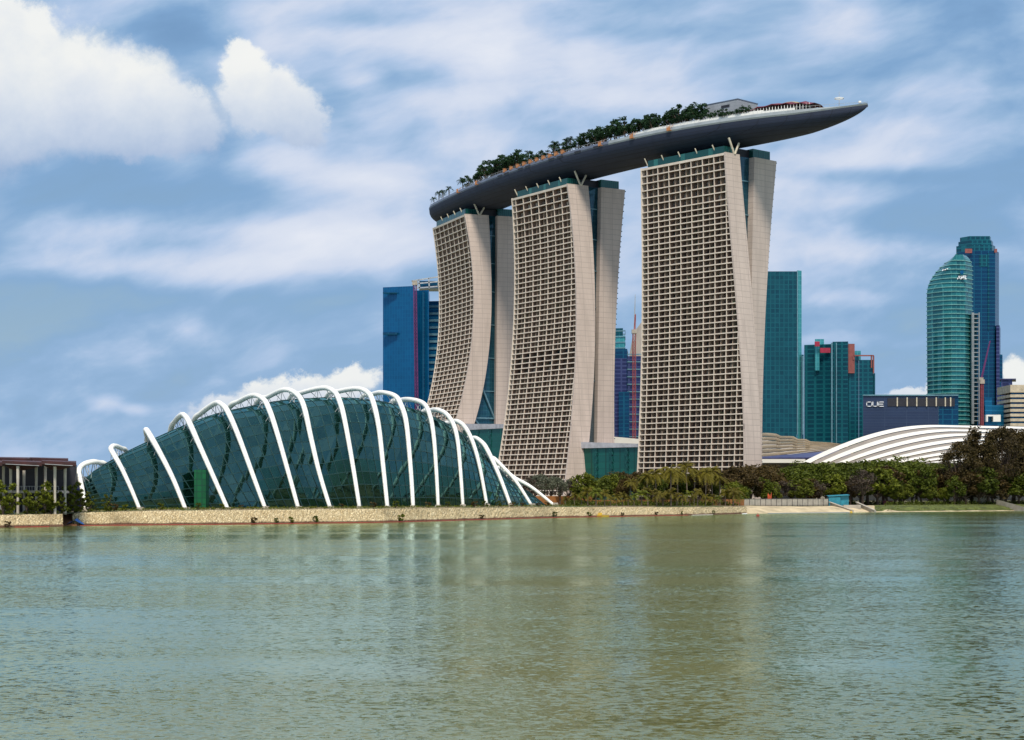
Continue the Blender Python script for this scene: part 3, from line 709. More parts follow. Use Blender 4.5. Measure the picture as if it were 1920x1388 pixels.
for k, (s0, s1, of, h) in enumerate(((LEN - 152, LEN - 40, 1.6, 1.5), (LEN - 145, LEN - 60, 3.6, 2.6))):
    pr = [s0 + (s1 - s0) * q / 14 for q in range(15)]
    m.grid([[hp(s, -hw(s) * .97 + of, dz_(s) - 1), hp(s, -hw(s) * .97 + of, dz_(s) + h), hp(s, -hw(s) * .97 + of + 2, dz_(s) + h), hp(s, -hw(s) * .97 + of + 2, dz_(s) - 1)] for s in pr])
    for s in pr: m.bar(hp(s, -hw(s) * .97 + of, dz_(s) + h), hp(s, -hw(s) * .97 + of, dz_(s) + h + 1), .12)
m.build('terrace', M['white'], park)
def s_at(x):          # arc position whose front edge projects to pixel column x
    best = min(range(0, 2000), key=lambda k: abs(HX + F * hp(LEN * k / 2000, -hw(LEN * k / 2000) + 3, 0).x / hp(LEN * k / 2000, -hw(LEN * k / 2000) + 3, 0).y - x)); return LEN * best / 2000
# things on the roof park
s = s_at(1326); c = hp(s, 2, dz_(s))
e = empty('rooftop_block', c, 'plain grey flat-topped lift block standing on the roof park behind trees', 'rooftop building')
tn = clt(s); nn_ = Vector((-tn.y, tn.x))
def loc_box(mb_, c, tn, nn_, a0, a1, b0, b1, z0, z1, m_=0):
    q = [Vector((c.x, c.y)) + tn * a + nn_ * b for a, b in ((a0, b0), (a1, b0), (a1, b1), (a0, b1))]
    mb_.hexa([(p.x, p.y, z0) for p in q], [(p.x, p.y, z1) for p in q], m_)
m = MB(); loc_box(m, c, tn, nn_, -12, 12, -5, 14, DZ - 2, DZ + 13.0); m.build('wall', M['greyblock'], e)
m = MB(); loc_box(m, c, tn, nn_, -12.2, 12.2, -5.2, 14.2, DZ + 13.0, DZ + 13.5); loc_box(m, c, tn, nn_, 0, 5, 2, 6, DZ + 13.5, DZ + 15); m.build('roof', M['rim'], e)
m = MB(); loc_box(m, c, tn, nn_, 0, 6, -5.25, -4.9, DZ + 9.6, DZ + 11); m.build('vent', M['darkint'], e)
# restaurant with crimson roof
s0, s1 = s_at(1392), s_at(1520); sm_ = (s0 + s1) / 2; c = hp(sm_, 0, dz_(sm_))
e = empty('rooftop_restaurant', c, 'low rooftop restaurant with long dark crimson roof and white posts on the deck', 'restaurant')
m = MB(); rows_ = []
for k in range(15):
    q = k / 14; s = s0 + (s1 - s0) * q; w = max(2.5, hw(s) * .75); h = 3.6 + 2.0 * math.sin(q * math.pi) + rw.uniform(-.15, .15) + (.6 if k % 3 == 0 else 0); z = dz_(s)
    rows_.append([hp(s, -w, z + h - 1.0), hp(s, -w, z + h - .6), hp(s, -w * .4, z + h + .9), hp(s, w * .4, z + h + .9), hp(s, w, z + h - .6)])
m.grid(rows_); m.build('roof', M['red'], e)
m = MB()
for k in range(22):
    s = s0 + (s1 - s0) * (k + .5) / 22; w = max(2.2, hw(s) * .7); m.bar(hp(s, -w, dz_(s) - 1), hp(s, -w, dz_(s) + 4.0), .3)
m.build('post', M['white'], e)
m = MB(); m.grid([[hp(s0 + (s1 - s0) * q, -max(1.5, hw(s0 + (s1 - s0) * q) * .55), dz_(sm_) + zz) for zz in (-1, 3.2)] for q in np.linspace(0, 1, 12)]); m.build('wall', M['darkint'], e)
sa, sb = s_at(1425), s_at(1485); sc = (sa + sb) / 2; c = hp(sc, 4, dz_(sc))
e = empty('domed_canopy', c, 'low sand-yellow curved canopy rising just behind the crimson restaurant roof', 'canopy')
m = MB(); rows_ = []
for k in range(13):
    q = k / 12; s = sa + (sb - sa) * q; hh = 6.6 + 2.0 * math.sin(q * math.pi)
    rows_.append([hp(s, x, dz_(s) + hh * (1 - .25 * (x / 7 - .5) ** 2) - (1.2 if x in (-1, 9) else 0)) for x in (-1, 1, 4, 7, 9)])
m.grid(rows_); m.build('roof', M['gold'], e, smooth=True)
m = MB()
for k in range(5): s = sa + (sb - sa) * k / 4; m.bar(hp(s, 1, dz_(s) - 1), hp(s, 1, dz_(s) + 6), .3); m.bar(hp(s, 7, dz_(s) - 1), hp(s, 7, dz_(s) + 6), .3)
m.build('post', M['steel'], e)
# ring mast near the tip
s = s_at(1567); c = hp(s, 0, dz_(s)); e = empty('ring_mast', c, 'thin steel mast with a horizontal ring near the pointed tip of the deck', 'mast')
m = MB(); m.tube([c, c + Vector((0, 0, 9.5))], [.22, .1], 6); m.build('pole', M['steel'], e)
m = MB(); m.tube([c + Vector((2.4 * math.cos(a), 2.4 * math.sin(a), 5.6)) for a in np.linspace(0, 2 * math.pi, 17)], .28, 6)
for a in range(0, 360, 60): m.bar(c + Vector((0, 0, 5.6)), c + Vector((2.3 * math.cos(R(a)), 2.3 * math.sin(R(a)), 5.6)), .1)
m.build('ring', M['white'], e)
s = LEN - 5; c = hp(s, 0, dz_(s)); m = MB(); m.bar(c - Vector((0, 0, 1)), c + Vector((0, 0, 1.6)), .2); m.box(c.x - .7, c.x + .7, c.y - .7, c.y + .7, c.z + 1.5, c.z + 2.6)
o = m.build('beacon', M['white'], loc=c); tag(o, 'small white beacon box at the very tip of the roof park', 'beacon')
# facade-cleaning hoists
hp_list = [868, 903, 1134, 1193, 1262]
for k, x in enumerate(hp_list):
    s = s_at(x); c = hp(s, -hw(s) - .2, dz_(s) - 2.2)
    e = empty('maintenance_hoist', c, 'orange maintenance cradle hung on the roof park rim, %s single one from the left' % ordw(k), 'maintenance cradle', 'single orange cradles on the rim')
    tn = clt(s); nn_ = Vector((-tn.y, tn.x)); m = MB(); loc_box(m, c, tn, nn_, -1.4, 1.5, -1.2, .2, c.z, c.z + .4)
    for a in (-1.4, -.7, 0, .7, 1.3): loc_box(m, c, tn, nn_, a, a + .18, -1.2, -1.0, c.z, c.z + 2.8)
    loc_box(m, c, tn, nn_, -1.4, 1.4, -1.1, -.9, c.z + .4, c.z + 2.0); m.build('cage', M['orange'], e)
    m = MB()
    for a in (-1.2, 1.2): p = Vector((c.x, c.y)) + tn * a; m.bar((p.x, p.y, c.z + 2), (p.x + nn_.x * 2, p.y + nn_.y * 2, c.z + 4.2), .2)
    m.build('arm', M['orange'], e)
for k in range(10):
    x = 952 + k * 12; s = s_at(x); c = hp(s, -hw(s) + .6, dz_(s) - .2); tn = clt(s); nn_ = Vector((-tn.y, tn.x))
    m = MB(); loc_box(m, c, tn, nn_, -.8, .8, -.8, .8, c.z - .3, c.z + 2.0); loc_box(m, c, tn, nn_, -.95, .95, -.95, .95, c.z + 2.0, c.z + 2.25)
    loc_box(m, c, tn, nn_, 1.0, 3.0, -.2, .2, c.z + .2, c.z + .9)
    o = m.build('planter_box', M['orange'], loc=c); tag(o, 'square orange box on the roof park rim, %s from left in its row' % ordw(k), 'planter', 'row of orange boxes on the rim')

# ------------------------------------------------------------------ vegetation
def leaf_quads(m, c, rad, n, size, rg, flat=.8):
    for _ in range(n):
        v = Vector((rg.gauss(0, 1), rg.gauss(0, 1), rg.gauss(0, 1))); v.normalize(); v *= rad * rg.random() ** .4; v.z *= flat
        p = c + v; a = Vector((rg.gauss(0, 1), rg.gauss(0, 1), rg.gauss(0, .6))).normalized() * size * rg.uniform(.6, 1.3)
        b = a.cross(Vector((rg.gauss(0, 1), rg.gauss(0, 1), rg.gauss(0, 1)))).normalized() * size * rg.uniform(.35, .7)
        m.quad(p - a, p - b, p + a, p + b)
def tree_proto(kind, seed, H, Wd, leafm, clumps=26, per=70, size=.5, fill=1.0, trunk_h=.35, flat=.75):
    rg = random.Random(seed); cr = MB(); tr = MB(); th_ = H * trunk_h
    r0 = H * .022 + .08
    bend = Vector((rg.uniform(-.6, .6), rg.uniform(-.6, .6), 0)) * H * .05
    top = Vector((0, 0, th_)) + bend; tr.tube([Vector((0, 0, -.5)), Vector((0, 0, th_ * .5)) + bend * .3, top], [r0 * 1.3, r0, r0 * .8], 7)
    for k in range(clumps):
        a = rg.uniform(0, 2 * math.pi); q = rg.random()
        if kind == 'umbrella':
            zf = rg.uniform(.1, 1.0); rad = (Wd / 2) * math.sqrt(rg.random()) * .92; z = H * (.55 + .38 * (1 - (rad / (Wd / 2)) ** 2) * (.6 + .4 * zf)) - rg.random() * H * .12
        elif kind == 'cone':
            zf = rg.random() ** 1.1; rad = (Wd / 2) * (1 - zf) ** .8 * rg.uniform(.3, 1); z = th_ * .8 + (H - th_ * .8) * zf * .95
        elif kind == 'column':
            zf = rg.random(); rad = (Wd / 2) * math.sin(math.pi * (.15 + .8 * zf)) ** .5 * rg.uniform(.2, 1); z = th_ * .6 + (H - th_ * .6) * zf * .93
        else:
            u1 = rg.uniform(-.75, 1); rr_ = math.sqrt(max(0, 1 - u1 * u1)) * rg.uniform(.55, 1); rad = (Wd / 2) * rr_ * .85; z = th_ + (H - th_) * (.45 + .42 * u1)
        c = Vector((rad * math.cos(a), rad * math.sin(a), z)) + bend
        cr_ = Wd * rg.uniform(.09, .17)
        leaf_quads(cr, c, cr_, int(per * rg.uniform(.6, 1.3) * fill), size, rg, flat)
        if k % 3 == 0: tr.tube([top - Vector((0, 0, rg.uniform(0, .3) * th_)), (top + c) / 2 + Vector((0, 0, -.03 * H)), c], [r0 * .5, r0 * .3, r0 * .12], 5, cap=False)
    return cr, tr
def palm_proto(seed, H, fl=3.6, nf=18, dry=0):
    rg = random.Random(seed); cr = MB(); tr = MB()
    bend = Vector((rg.uniform(-1, 1), rg.uniform(-1, 1), 0)) * H * .05
    pts = [Vector((0, 0, -.5)), Vector((0, 0, H * .5)) + bend * .4, Vector((0, 0, H)) + bend]; tr.tube(catmull(pts, 3), [.26, .24, .22, .2, .19, .18, .17][:7], 6)
    top = pts[-1]
    for k in range(nf):
        a = 2 * math.pi * k / nf + rg.uniform(-.2, .2); el = rg.uniform(-.5, 1.25); L = fl * rg.uniform(.8, 1.1); hd = Vector((math.cos(a), math.sin(a), 0)); side = Vector((-hd.y, hd.x, 0))
        pr = []; N_ = 7
        for j in range(N_ + 1):
            q = j / N_; pr.append(top + hd * L * q * math.cos(el) * (1 - .15 * q) + Vector((0, 0, L * q * math.sin(el) - L * .62 * q * q)))
        for j in range(N_):
            p, p2 = pr[j], pr[j + 1]; wd = fl * .20 * math.sin(math.pi * (.12 + .8 * (j + .5) / N_))
            for sg in (-1, 1):
                for h in (0, .5):
                    b0 = p.lerp(p2, h); b1 = p.lerp(p2, h + .36); tip = b0.lerp(b1, .7) + side * sg * wd + hd * wd * .5 + Vector((0, 0, -wd * .55)) 
                    cr.quad(b0, b1, tip + hd * .05, tip - hd * .06)
    return cr, tr
PROTO = {}
def proto(key, cr, tr, lm, tm, cat): PROTO[key] = (cr, tr, lm, tm, cat, [None])
def place(key, loc, sc, rz, label, group, name=None, sz=None):
    cr, tr, lm, tm, cat, cache = PROTO[key]
    nm = name or ('palm_tree' if 'palm' in key else 'tree')
    if cache[0] is None:
        o = bpy.data.objects.new(nm, None); COL.objects.link(o)
        tr.build('trunk', tm, o); cr.build('crown', lm, o); cache[0] = o
        c = o
    else:
        c = copy_tree(cache[0]); c.name = nm
    c.location = loc; c.scale = (sc, sc, sz or sc); c.rotation_euler = (0, 0, rz)
    for k in ('label', 'category', 'group'):
        if k in c: del c[k]
    tag(c, label, cat, group); return c
for k in range(3):
    proto('roof%d' % k, *tree_proto('round', 20 + k, 8, 7.5, 0, 16, 36, .42, 1, .3), M['leafroof'], M['trunk'], 'tree')
    proto('roofpalm%d' % k, *palm_proto(30 + k, 5.2, 2.9, 16), M['leafroof'], M['ptrunk'], 'palm tree')
    proto('umb%d' % k, *tree_proto('umbrella', 40 + k, 17, 22, 0, 40, 115, .55, 1, .45, .6), (M['leafdark'], M['leafbrown'], M['leafdark'])[k], M['trunk'], 'tree')
    proto('rnd%d' % k, *tree_proto('round', 50 + k, 12, 11, 0, 36, 85, .45, 1, .22), (M['leafdark'], M['leafmid'], M['leafbrown'])[k], M['trunk'], 'tree')
    proto('purp%d' % k, *tree_proto('round', 60 + k, 12, 10, 0, 26, 55, .34, 1, .3), (M['leafpurple'], M['leafgrey'], M['leafpurple'])[k], M['trunk'], 'tree')
    proto('palm%d' % k, *palm_proto(70 + k, 12.5, 5.0, 24), M['leafpalm'], M['ptrunk'], 'palm tree')
    proto('ypalm%d' % k, *palm_proto(80 + k, 5.0, 4.0, 20), M['leafpalm'] if k != 1 else M['leafmid'], M['ptrunk'], 'palm tree')
    proto('shr%d' % k, *tree_proto('column', 90 + k, 6.5, 4.2, 0, 18, 45, .32, 1, .12), (M['leafmid'], M['leafmid'], M['leafbrown'])[k], M['trunk'], 'shrub')
    proto('bush%d' % k, *tree_proto('round', 95 + k, 1.7, 2.2, 0, 9, 26, .22, 1, .05), (M['leafdark'], M['leafmid'], M['leafbrown'])[k], M['trunk'], 'bush')
for k in range(2): proto('cas%d' % k, *tree_proto(('cone', 'round')[k], 100 + k, 30, (16, 19)[k], 0, (95, 120)[k], 75, .48, 1, .16, .9), M['leafcas'], M['trunk'], 'tree')
rt = random.Random(77)
# roof garden
items = []
def rg_add(key, x, back, sc): items.append((x, key, back, sc))
for x in (812, 821, 829, 838): rg_add('roofpalm%d' % rt.randrange(3), x, rt.uniform(4, 8), rt.uniform(.75, .95))
x = 862
while x < 965: rg_add('roofpalm%d' % rt.randrange(3) if rt.random() < .35 else 'roof%d' % rt.randrange(3), x, rt.uniform(6, 14), rt.uniform(.85, 1.15)); x += rt.uniform(3.6, 6)
x = 945
while x < 1082:
    rg_add('roofpalm%d' % rt.randrange(3) if rt.random() < .6 else 'roof%d' % rt.randrange(3), x, rt.uniform(5, 9), rt.uniform(.55, .8)); items[-1] = (items[-1][0], items[-1][1], items[-1][2], items[-1][3] * (1.5 if 'palm' in items[-1][1] else .95)); x += rt.uniform(4.5, 7)
x = 1083
while x < 1310: rg_add('roof%d' % rt.randrange(3) if rt.random() < .85 else 'roofpalm%d' % rt.randrange(3), x, rt.uniform(6, 14), rt.uniform(.8, 1.15)); x += rt.uniform(5, 7.5)
x = 1318
while x < 1398: rg_add('roof%d' % rt.randrange(3) if rt.random() < .55 else 'roofpalm%d' % rt.randrange(3), x, rt.uniform(3.5, 8), rt.uniform(.75, .95)); x += rt.uniform(6, 9)
rg_add('roofpalm0', 1518, 2.5, .6)
items.sort(); cntk = {'p': 0, 't': 0}
for x, key, back, sc in items:
    s = s_at(x); w = hw(s); back *= .75; off = min(-w + back, -w * .2 if w < 8 else 12)
    p = hp(s, off, dz_(s) - 1.2)
    if 'palm' in key: lb = 'small palm on the boat-shaped deck, %s palm from its left end' % ordw(cntk['p']); cntk['p'] += 1; gp = 'palms on the roof park'
    else: lb = 'dark bushy tree on the boat-shaped deck, %s bushy one from left' % ordw(cntk['t']); cntk['t'] += 1; gp = 'bushy trees on the roof park'
    place(key, p, sc * (1.7 if x < 1312 else 1.1), rt.uniform(0, 6.28), lb, gp)
# low planting along the deck
m = MB(); rg = random.Random(3)
for s in np.arange(12, LEN * .66, 1.0):
    if rg.random() < .8: leaf_quads(m, hp(s, -hw(s) + rg.uniform(2, 6), dz_(s) - .3), rg.uniform(.8, 1.6), 14, .35, rg)
tag(m.build('roof_planting', M['leafroof'], loc=hp(LEN / 2, 0, DZ)), 'low green hedge planting along the edge of the roof park', 'planting', kind='stuff')

# ------------------------------------------------------------------ conservatory
ARC = [
 [(160,956),(155.6,924),(150,898),(147.6,884),(155,872),(173,866),(187,867.6),(199,872)],
 [(264,956),(245,915),(227.7,877.7),(213,851.7),(208,841),(214.7,836),(228,841),(237,847)],
 [(350,956),(325.6,900.7),(302.6,854.6),(285,823),(278,811),(274,806),(275,815),(277,825)],
 [(429.5,956),(403,900.7),(374.6,837),(357,797),(348.7,782),(341,778),(328.5,790),(320,807)],
 [(499,954),(475.5,895),(446.7,817),(427,772),(416,759),(404,756),(378,774),(363,791)],
 [(560.6,954),(538,877),(516.6,802.6),(504.6,768),(494,749),(475,741.5),(450,752),(428,768)],
 [(620.6,953.5),(599,888),(583,821),(570,763),(556,739),(533,731),(503,744),(480,757)],
 [(675,953.5),(660.5,866.6),(646,786.6),(637,753),(627,735),(606,727.5),(565,737),(543,748)],
 [(727,953),(719,880),(710,800),(699,752),(688,735),(668,729),(634,734.6),(612,745)],
 [(775,952),(770,880),(762,794.6),(752,760),(741,743),(717,736),(697,740),(676,750)],
 [(821.8,951),(817.8,880),(812.5,813),(805,776),(794,757),(770,749.5),(751,751),(732,760)],
 [(868.4,950),(863,880),(858,826.6),(850,796),(837,777),(820.5,769),(808,770),(790,778)],
 [(913.8,949),(900.4,880),(890,840),(879,813),(868,797),(855,790),(846,793),(832,800)],
 [(958.6,948),(940.4,903),(925,867),(911,839),(903,829),(893,822),(884,822),(872,828)],
 [(999,948),(967.6,903),(943,876),(932,865),(926,860),(920,858),(913,858),(903,864)],
 [(1041.8,946.5),(998,915),(967.6,898),(951,886),(944,881),(938,878),(931,878),(922,884)]]
WID = [30, 40, 52, 62, 70, 76, 80, 82, 82, 80, 76, 70, 62, 54, 44, 36]
FR = [0, .09, .19, .27, .34, .43, .56, .64]
cons = empty('conservatory', P(560, 955, shoreY(560) + 60), 'long green glass conservatory wrapped in tall white arches beside the water', 'conservatory')
curves = []
for i, (pts, wd) in enumerate(zip(ARC, WID)):
    Y0 = shoreY(pts[0][0]) + 22
    q = [P(x, y, Y0 + wd * f) for (x, y), f in zip(pts, FR)]
    e_, a_ = q[-1], q[4]
    dxy = Vector((e_.x - a_.x, 0, 0)) * .5
    q.append(Vector((e_.x + dxy.x * .6, Y0 + wd * .82, 4.5 + (e_.z - 4.5) * .62))); q.append(Vector((e_.x + dxy.x, Y0 + wd, 4.0)))
    q[0].z -= .8
    c = catmull(q, 5); curves.append(c)
    m = MB(); rad = [(.88 if i > 1 else .76) * (.78 + .32 * min(1, k / 14)) for k in range(len(c))]
    m.tube(c, rad, 8, flat=.9)
    arch = m.build('arch', M['archwhite'], cons, smooth=True)
    f0 = c[0]; m = MB(); m.hexa([(f0.x - 1.5, f0.y - 1.3, f0.z - 1), (f0.x + 1.5, f0.y - 1.3, f0.z - 1), (f0.x + 1.5, f0.y + 1.3, f0.z - 1), (f0.x - 1.5, f0.y + 1.3, f0.z - 1)],
        [(f0.x - 1, f0.y - 1, f0.z + 1.6), (f0.x + .9, f0.y - 1, f0.z + 1.6), (f0.x + .9, f0.y + 1, f0.z + 1.6), (f0.x - 1, f0.y + 1, f0.z + 1.6)]); m.build('base_block', M['concrete'], arch)
# glass shell: arch curves pulled in towards the building's inside
NV = 26
def resample(c, n):
    L_ = [0]
    for a, b_ in zip(c, c[1:]): L_.append(L_[-1] + (b_ - a).length)
    o = []
    for k in range(n):
        d_ = L_[-1] * k / (n - 1); j = max(1, next((q for q in range(len(L_)) if L_[q] >= d_ - 1e-6), len(L_) - 1)); f = (d_ - L_[j-1]) / max(1e-6, L_[j] - L_[j-1]); o.append(c[j-1].lerp(c[j], f))
    return o
SC = [.74, .83, .86, .885, .90, .91, .915, .92, .92, .92, .915, .905, .89, .87, .82, .74]
secs = []
for c, s in zip(curves, SC):
    b0 = (c[0] + c[-1]) / 2; b0.z = 4.2
    wd_ = (c[-1] - c[0]).length
    secs.append([b0 + Vector(((p.x - b0.x) * (s + .02), (p.y - b0.y) * s + wd_ * .25 * max(0, 1 - (j / (NV - 1)) / .36) ** 1.25 - wd_ * .035 * math.sin(math.pi * min(1, (j / (NV - 1)) / .45)), (p.z - 4.2) * s)) for j, p in enumerate(resample(c, NV))])
# left nose and right tail
nose = [Vector((P(163, 940, 575).x + (p.x - secs[0][0].x) * .35, 575 + (p.y - secs[0][0].y) * .4, 4.0 + (p.z - 4.2) * .18)) for p in secs[0]]
allsec = [nose] + secs
fine = []
for i in range(len(allsec) - 1):
    a = allsec[max(i - 1, 0)]; b_ = allsec[i]; c = allsec[i + 1]; e_ = allsec[min(i + 2, len(allsec) - 1)]
    for k in range(4):
        x = k / 4
        fine.append([.5 * ((2 * b_[j]) + (c[j] - a[j]) * x + (2 * a[j] - 5 * b_[j] + 4 * c[j] - e_[j]) * x * x + (3 * b_[j] - a[j] - 3 * c[j] + e_[j]) * x ** 3) for j in range(NV)])
fine.append(allsec[-1])
m = MB()
for a, b_ in zip(fine, fine[1:]):
    for j in range(NV - 1):
        m.quad(a[j], b_[j], b_[j+1], a[j+1])
m.build('glass_shell', M['dome'], cons)
m = MB()
for i, a in enumerate(fine):
    for j in range(NV - 1): m.bar(a[j], a[j+1], .4 if i % 4 == 0 else .26)
for a, b_ in zip(fine, fine[1:]):
    for j in range(NV): m.bar(a[j], b_[j], .24)
m.build('glazing_bars', M['domebar'], cons)
# inner steel lattice seen through the glass
m = MB()
for i in range(2, len(fine) - 2, 2):
    a, b_ = fine[i], fine[i + 2]
    ctr = (a[0] + a[-1]) / 2
    ins = lambda p: ctr + (p - ctr) * .955
    for j in range(0, NV - 2, 2):
        m.bar(ins(a[j]), ins(b_[j + 2]), .16); m.bar(ins(b_[j]), ins(a[j + 2]), .16)
m.build('inner_lattice', mat('green_grey_steel', (.30, .42, .34), .5), cons)
# trusses between arches and glass
arches = [o for o in cons.children if o.name.startswith('arch')]
arches.sort(key=lambda o: int(o.name.split('.')[1]) if '.' in o.name else 0)
for i, (c, s_) in enumerate(zip(curves, secs)):
    rs = resample(c, NV); m = MB()
    for j in range(8, NV - 5, 2):
        q = s_[j]; m.bar(rs[j], q, .22)
        if j + 2 < NV - 5: m.bar(q, s_[j + 2], .18); m.bar(rs[j], rs[j + 2], .2)
        m.bar(q, rs[j+1], .2)
        sd_ = Vector((1.6, 0, 0)); m.bar(rs[j], q + sd_, .16); m.bar(q - sd_, rs[j], .16)
    m.build('truss', M['steel'], arches[i])
# inside: terraces, dark wall, green lift panel
def gp_(x, back): Y = shoreY(x) + 22 + back; return Vector(((x - HX) / F * Y, Y, 0))
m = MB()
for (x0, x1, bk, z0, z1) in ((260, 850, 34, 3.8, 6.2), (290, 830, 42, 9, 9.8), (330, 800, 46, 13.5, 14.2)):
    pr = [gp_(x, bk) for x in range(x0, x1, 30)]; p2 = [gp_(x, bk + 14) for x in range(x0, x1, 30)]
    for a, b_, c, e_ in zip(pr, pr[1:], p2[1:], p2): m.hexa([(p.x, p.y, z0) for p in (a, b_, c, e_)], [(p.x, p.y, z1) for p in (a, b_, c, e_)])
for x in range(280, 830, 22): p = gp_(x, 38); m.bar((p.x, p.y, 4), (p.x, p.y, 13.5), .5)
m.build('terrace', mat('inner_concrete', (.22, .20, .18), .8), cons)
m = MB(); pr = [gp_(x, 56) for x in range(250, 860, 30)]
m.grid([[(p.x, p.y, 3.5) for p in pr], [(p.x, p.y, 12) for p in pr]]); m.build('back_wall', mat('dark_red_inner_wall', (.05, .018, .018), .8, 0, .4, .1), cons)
a, b_ = gp_(364, 12.5), gp_(386, 12.5); m = MB(); m.prism([(a.x, a.y), (b_.x, b_.y), (b_.x, b_.y + 9), (a.x, a.y + 9)], 4, 17); m.build('entrance_lobby', glass_tower_mat('green_panel', (.008, .13, .04), (.006, .09, .03), (.01, .05, .03), 2.0, 1.6, .12, .1, .3), cons)
m = MB(); rg = random.Random(8)
for k in range(110):
    p = gp_(rg.uniform(300, 820), rg.uniform(34, 50)); p.z = rg.uniform(5, 14); leaf_quads(m, p, rg.uniform(1.2, 3), 26, .6, rg)
tag(m.build('indoor_planting', M['leafdark'], cons), kind='stuff')

# ------------------------------------------------------------------ trees on the bank
def gz(x, back):
    return topZ(x) + .35
tl = []
def tadd(key, x, topy, extra, lab, H, base=None): tl.append((x, key, topy, extra, lab, H, base))
def back_for(x, e): return shoreY(x) + e
rt = random.Random(21)
def T_(kind, x, topy, e, H0):
    tl.append((x, kind, topy, e, H0))
for x, ty in ((990, 893), (1004, 890), (1018, 886), (1033, 890), (1050, 893), (1066, 896), (1081, 892)): T_('purp%d' % rt.choice((0, 1, 1)), x, ty, rt.uniform(60, 100), 12)
for x, ty in ((1096, 884), (1112, 890), (1128, 893), (1144, 888), (1160, 884)): T_('rnd%d' % rt.choice((0, 1)), x, ty, rt.uniform(50, 90), 12)
for x, ty in ((1168, 881), (1192, 880), (1216, 884), (1348, 876), (1374, 869), (1402, 867), (1430, 867), (1456, 866), (1250, 880)): T_('umb1', x, ty, rt.uniform(80, 110), 17)
for x, ty in ((1482, 867), (1508, 861), (1536, 858), (1566, 857), (1596, 857), (1626, 853), (1656, 852), (1688, 853), (1718, 856), (1748, 858), (1776, 862)): T_('umb%d' % rt.choice((0, 2)), x, ty, rt.uniform(75, 105), 17)
for x, ty in ((1182, 890), (1200, 884), (1214, 876), (1231, 868), (1246, 871), (1258, 862), (1271, 866), (1289, 853), (1301, 868), (1313, 872), (1323, 866), (1336, 863), (1350, 880)): T_('palm%d' % rt.randrange(3), x, ty, rt.uniform(28, 60), 16)
for x, ty in ((1172, 896), (1222, 885), (1264, 880), (1305, 884), (1330, 888)): T_('rnd%d' % rt.choice((0, 2)), x, ty, rt.uniform(50, 70), 12)
x = 1060
while x < 1395: T_('ypalm%d' % rt.randrange(3), x, rt.uniform(903, 926), rt.uniform(9, 26), 8.0); x += rt.uniform(10, 17)
x = 1375
while x < 1560: T_(rt.choice(('rnd1', 'rnd2', 'rnd0', 'purp0')), x, rt.uniform(892, 908), rt.uniform(48, 66), 12); x += rt.uniform(13, 20)
x = 1560
while x < 1850: T_(rt.choice(('rnd1', 'rnd2', 'rnd0', 'purp2', 'purp0', 'rnd2')), x, rt.uniform(866, 906), rt.uniform(46, 66), 12); x += rt.uniform(13, 19)
for x, ty in ((1617, 879), (1742, 905), (1770, 912), (1680, 906)): T_('rnd1' if x != 1617 else 'purp0', x, ty, 38, 12)
for x, ty in ((1800, 822), (1822, 800), (1852, 806), (1878, 792), (1900, 796), (1926, 800), (1950, 810)): T_('cas%d' % rt.randrange(2), x, ty, rt.uniform(34, 60), 30)
for x, ty in ((1790, 890), (1812, 880), (1836, 872), (1862, 880), (1886, 876), (1910, 880), (1935, 885)): T_('rnd%d' % rt.choice((0, 2)), x, ty, rt.uniform(30, 40), 12)
tl.sort(); cc = {}
DESC = {'purp0': ('thin leafless purplish-brown tree', 'bank behind the beach', 'thin brownish trees'), 'purp1': ('pale airy tree', 'bank right of the white arches', 'grey-green airy trees'), 'purp2': ('sparse brown twiggy tree', 'right-hand bank', 'sparse twiggy trees'),
        'rnd0': ('dark green rounded tree', 'wooded bank', 'dark rounded trees'), 'rnd1': ('bright green rounded tree', 'wooded bank', 'bright rounded trees'), 'rnd2': ('brownish rounded tree', 'wooded bank', 'brownish rounded trees'),
        'umb1': ('spreading brown tree', 'ground before the hotel towers', 'brown-green spreading trees'), 'umb0': ('broad dark spreading tree', 'bank below the white roof', 'dark spreading trees'), 'umb2': ('wide flat-topped green tree', 'bank below the white roof', 'flat-topped spreading trees'),
        'palm0': ('tall slender palm', 'ground before the near tower', 'tall palms, straight'), 'palm1': ('tall palm with full crown', 'ground before the near tower', 'tall palms, full'), 'palm2': ('tall palm with leaning trunk', 'ground before the near tower', 'tall palms, leaning'),
        'ypalm0': ('young short yellow-green palm', 'embankment top', 'young yellow-green palms'), 'ypalm1': ('young short leafy green palm', 'embankment top', 'young leafy palms'), 'ypalm2': ('young short drooping palm', 'embankment top', 'young drooping palms'),
        'cas0': ('towering feathery dark tree', 'far right bank', 'towering feathery trees'), 'cas1': ('towering ragged brown tree', 'far right bank', 'towering ragged trees')}
for x, key, ty, e, H0 in tl:
    Y = shoreY(x) + e; z0 = gz(x, e); ztop = CH + (HY - ty) * Y / F; sc = (ztop - z0) / H0
    n0 = cc.get(key, 0); cc[key] = n0 + 1; d0, d1, d2 = DESC[key]
    wide = sc * rt.uniform(.85, 1.3)
    place(key, ((x - HX) / F * Y, Y, z0), wide, rt.uniform(0, 6.28), '%s on the %s, %s such from left' % (d0, d1, ordw(n0)), d2, sz=sc)
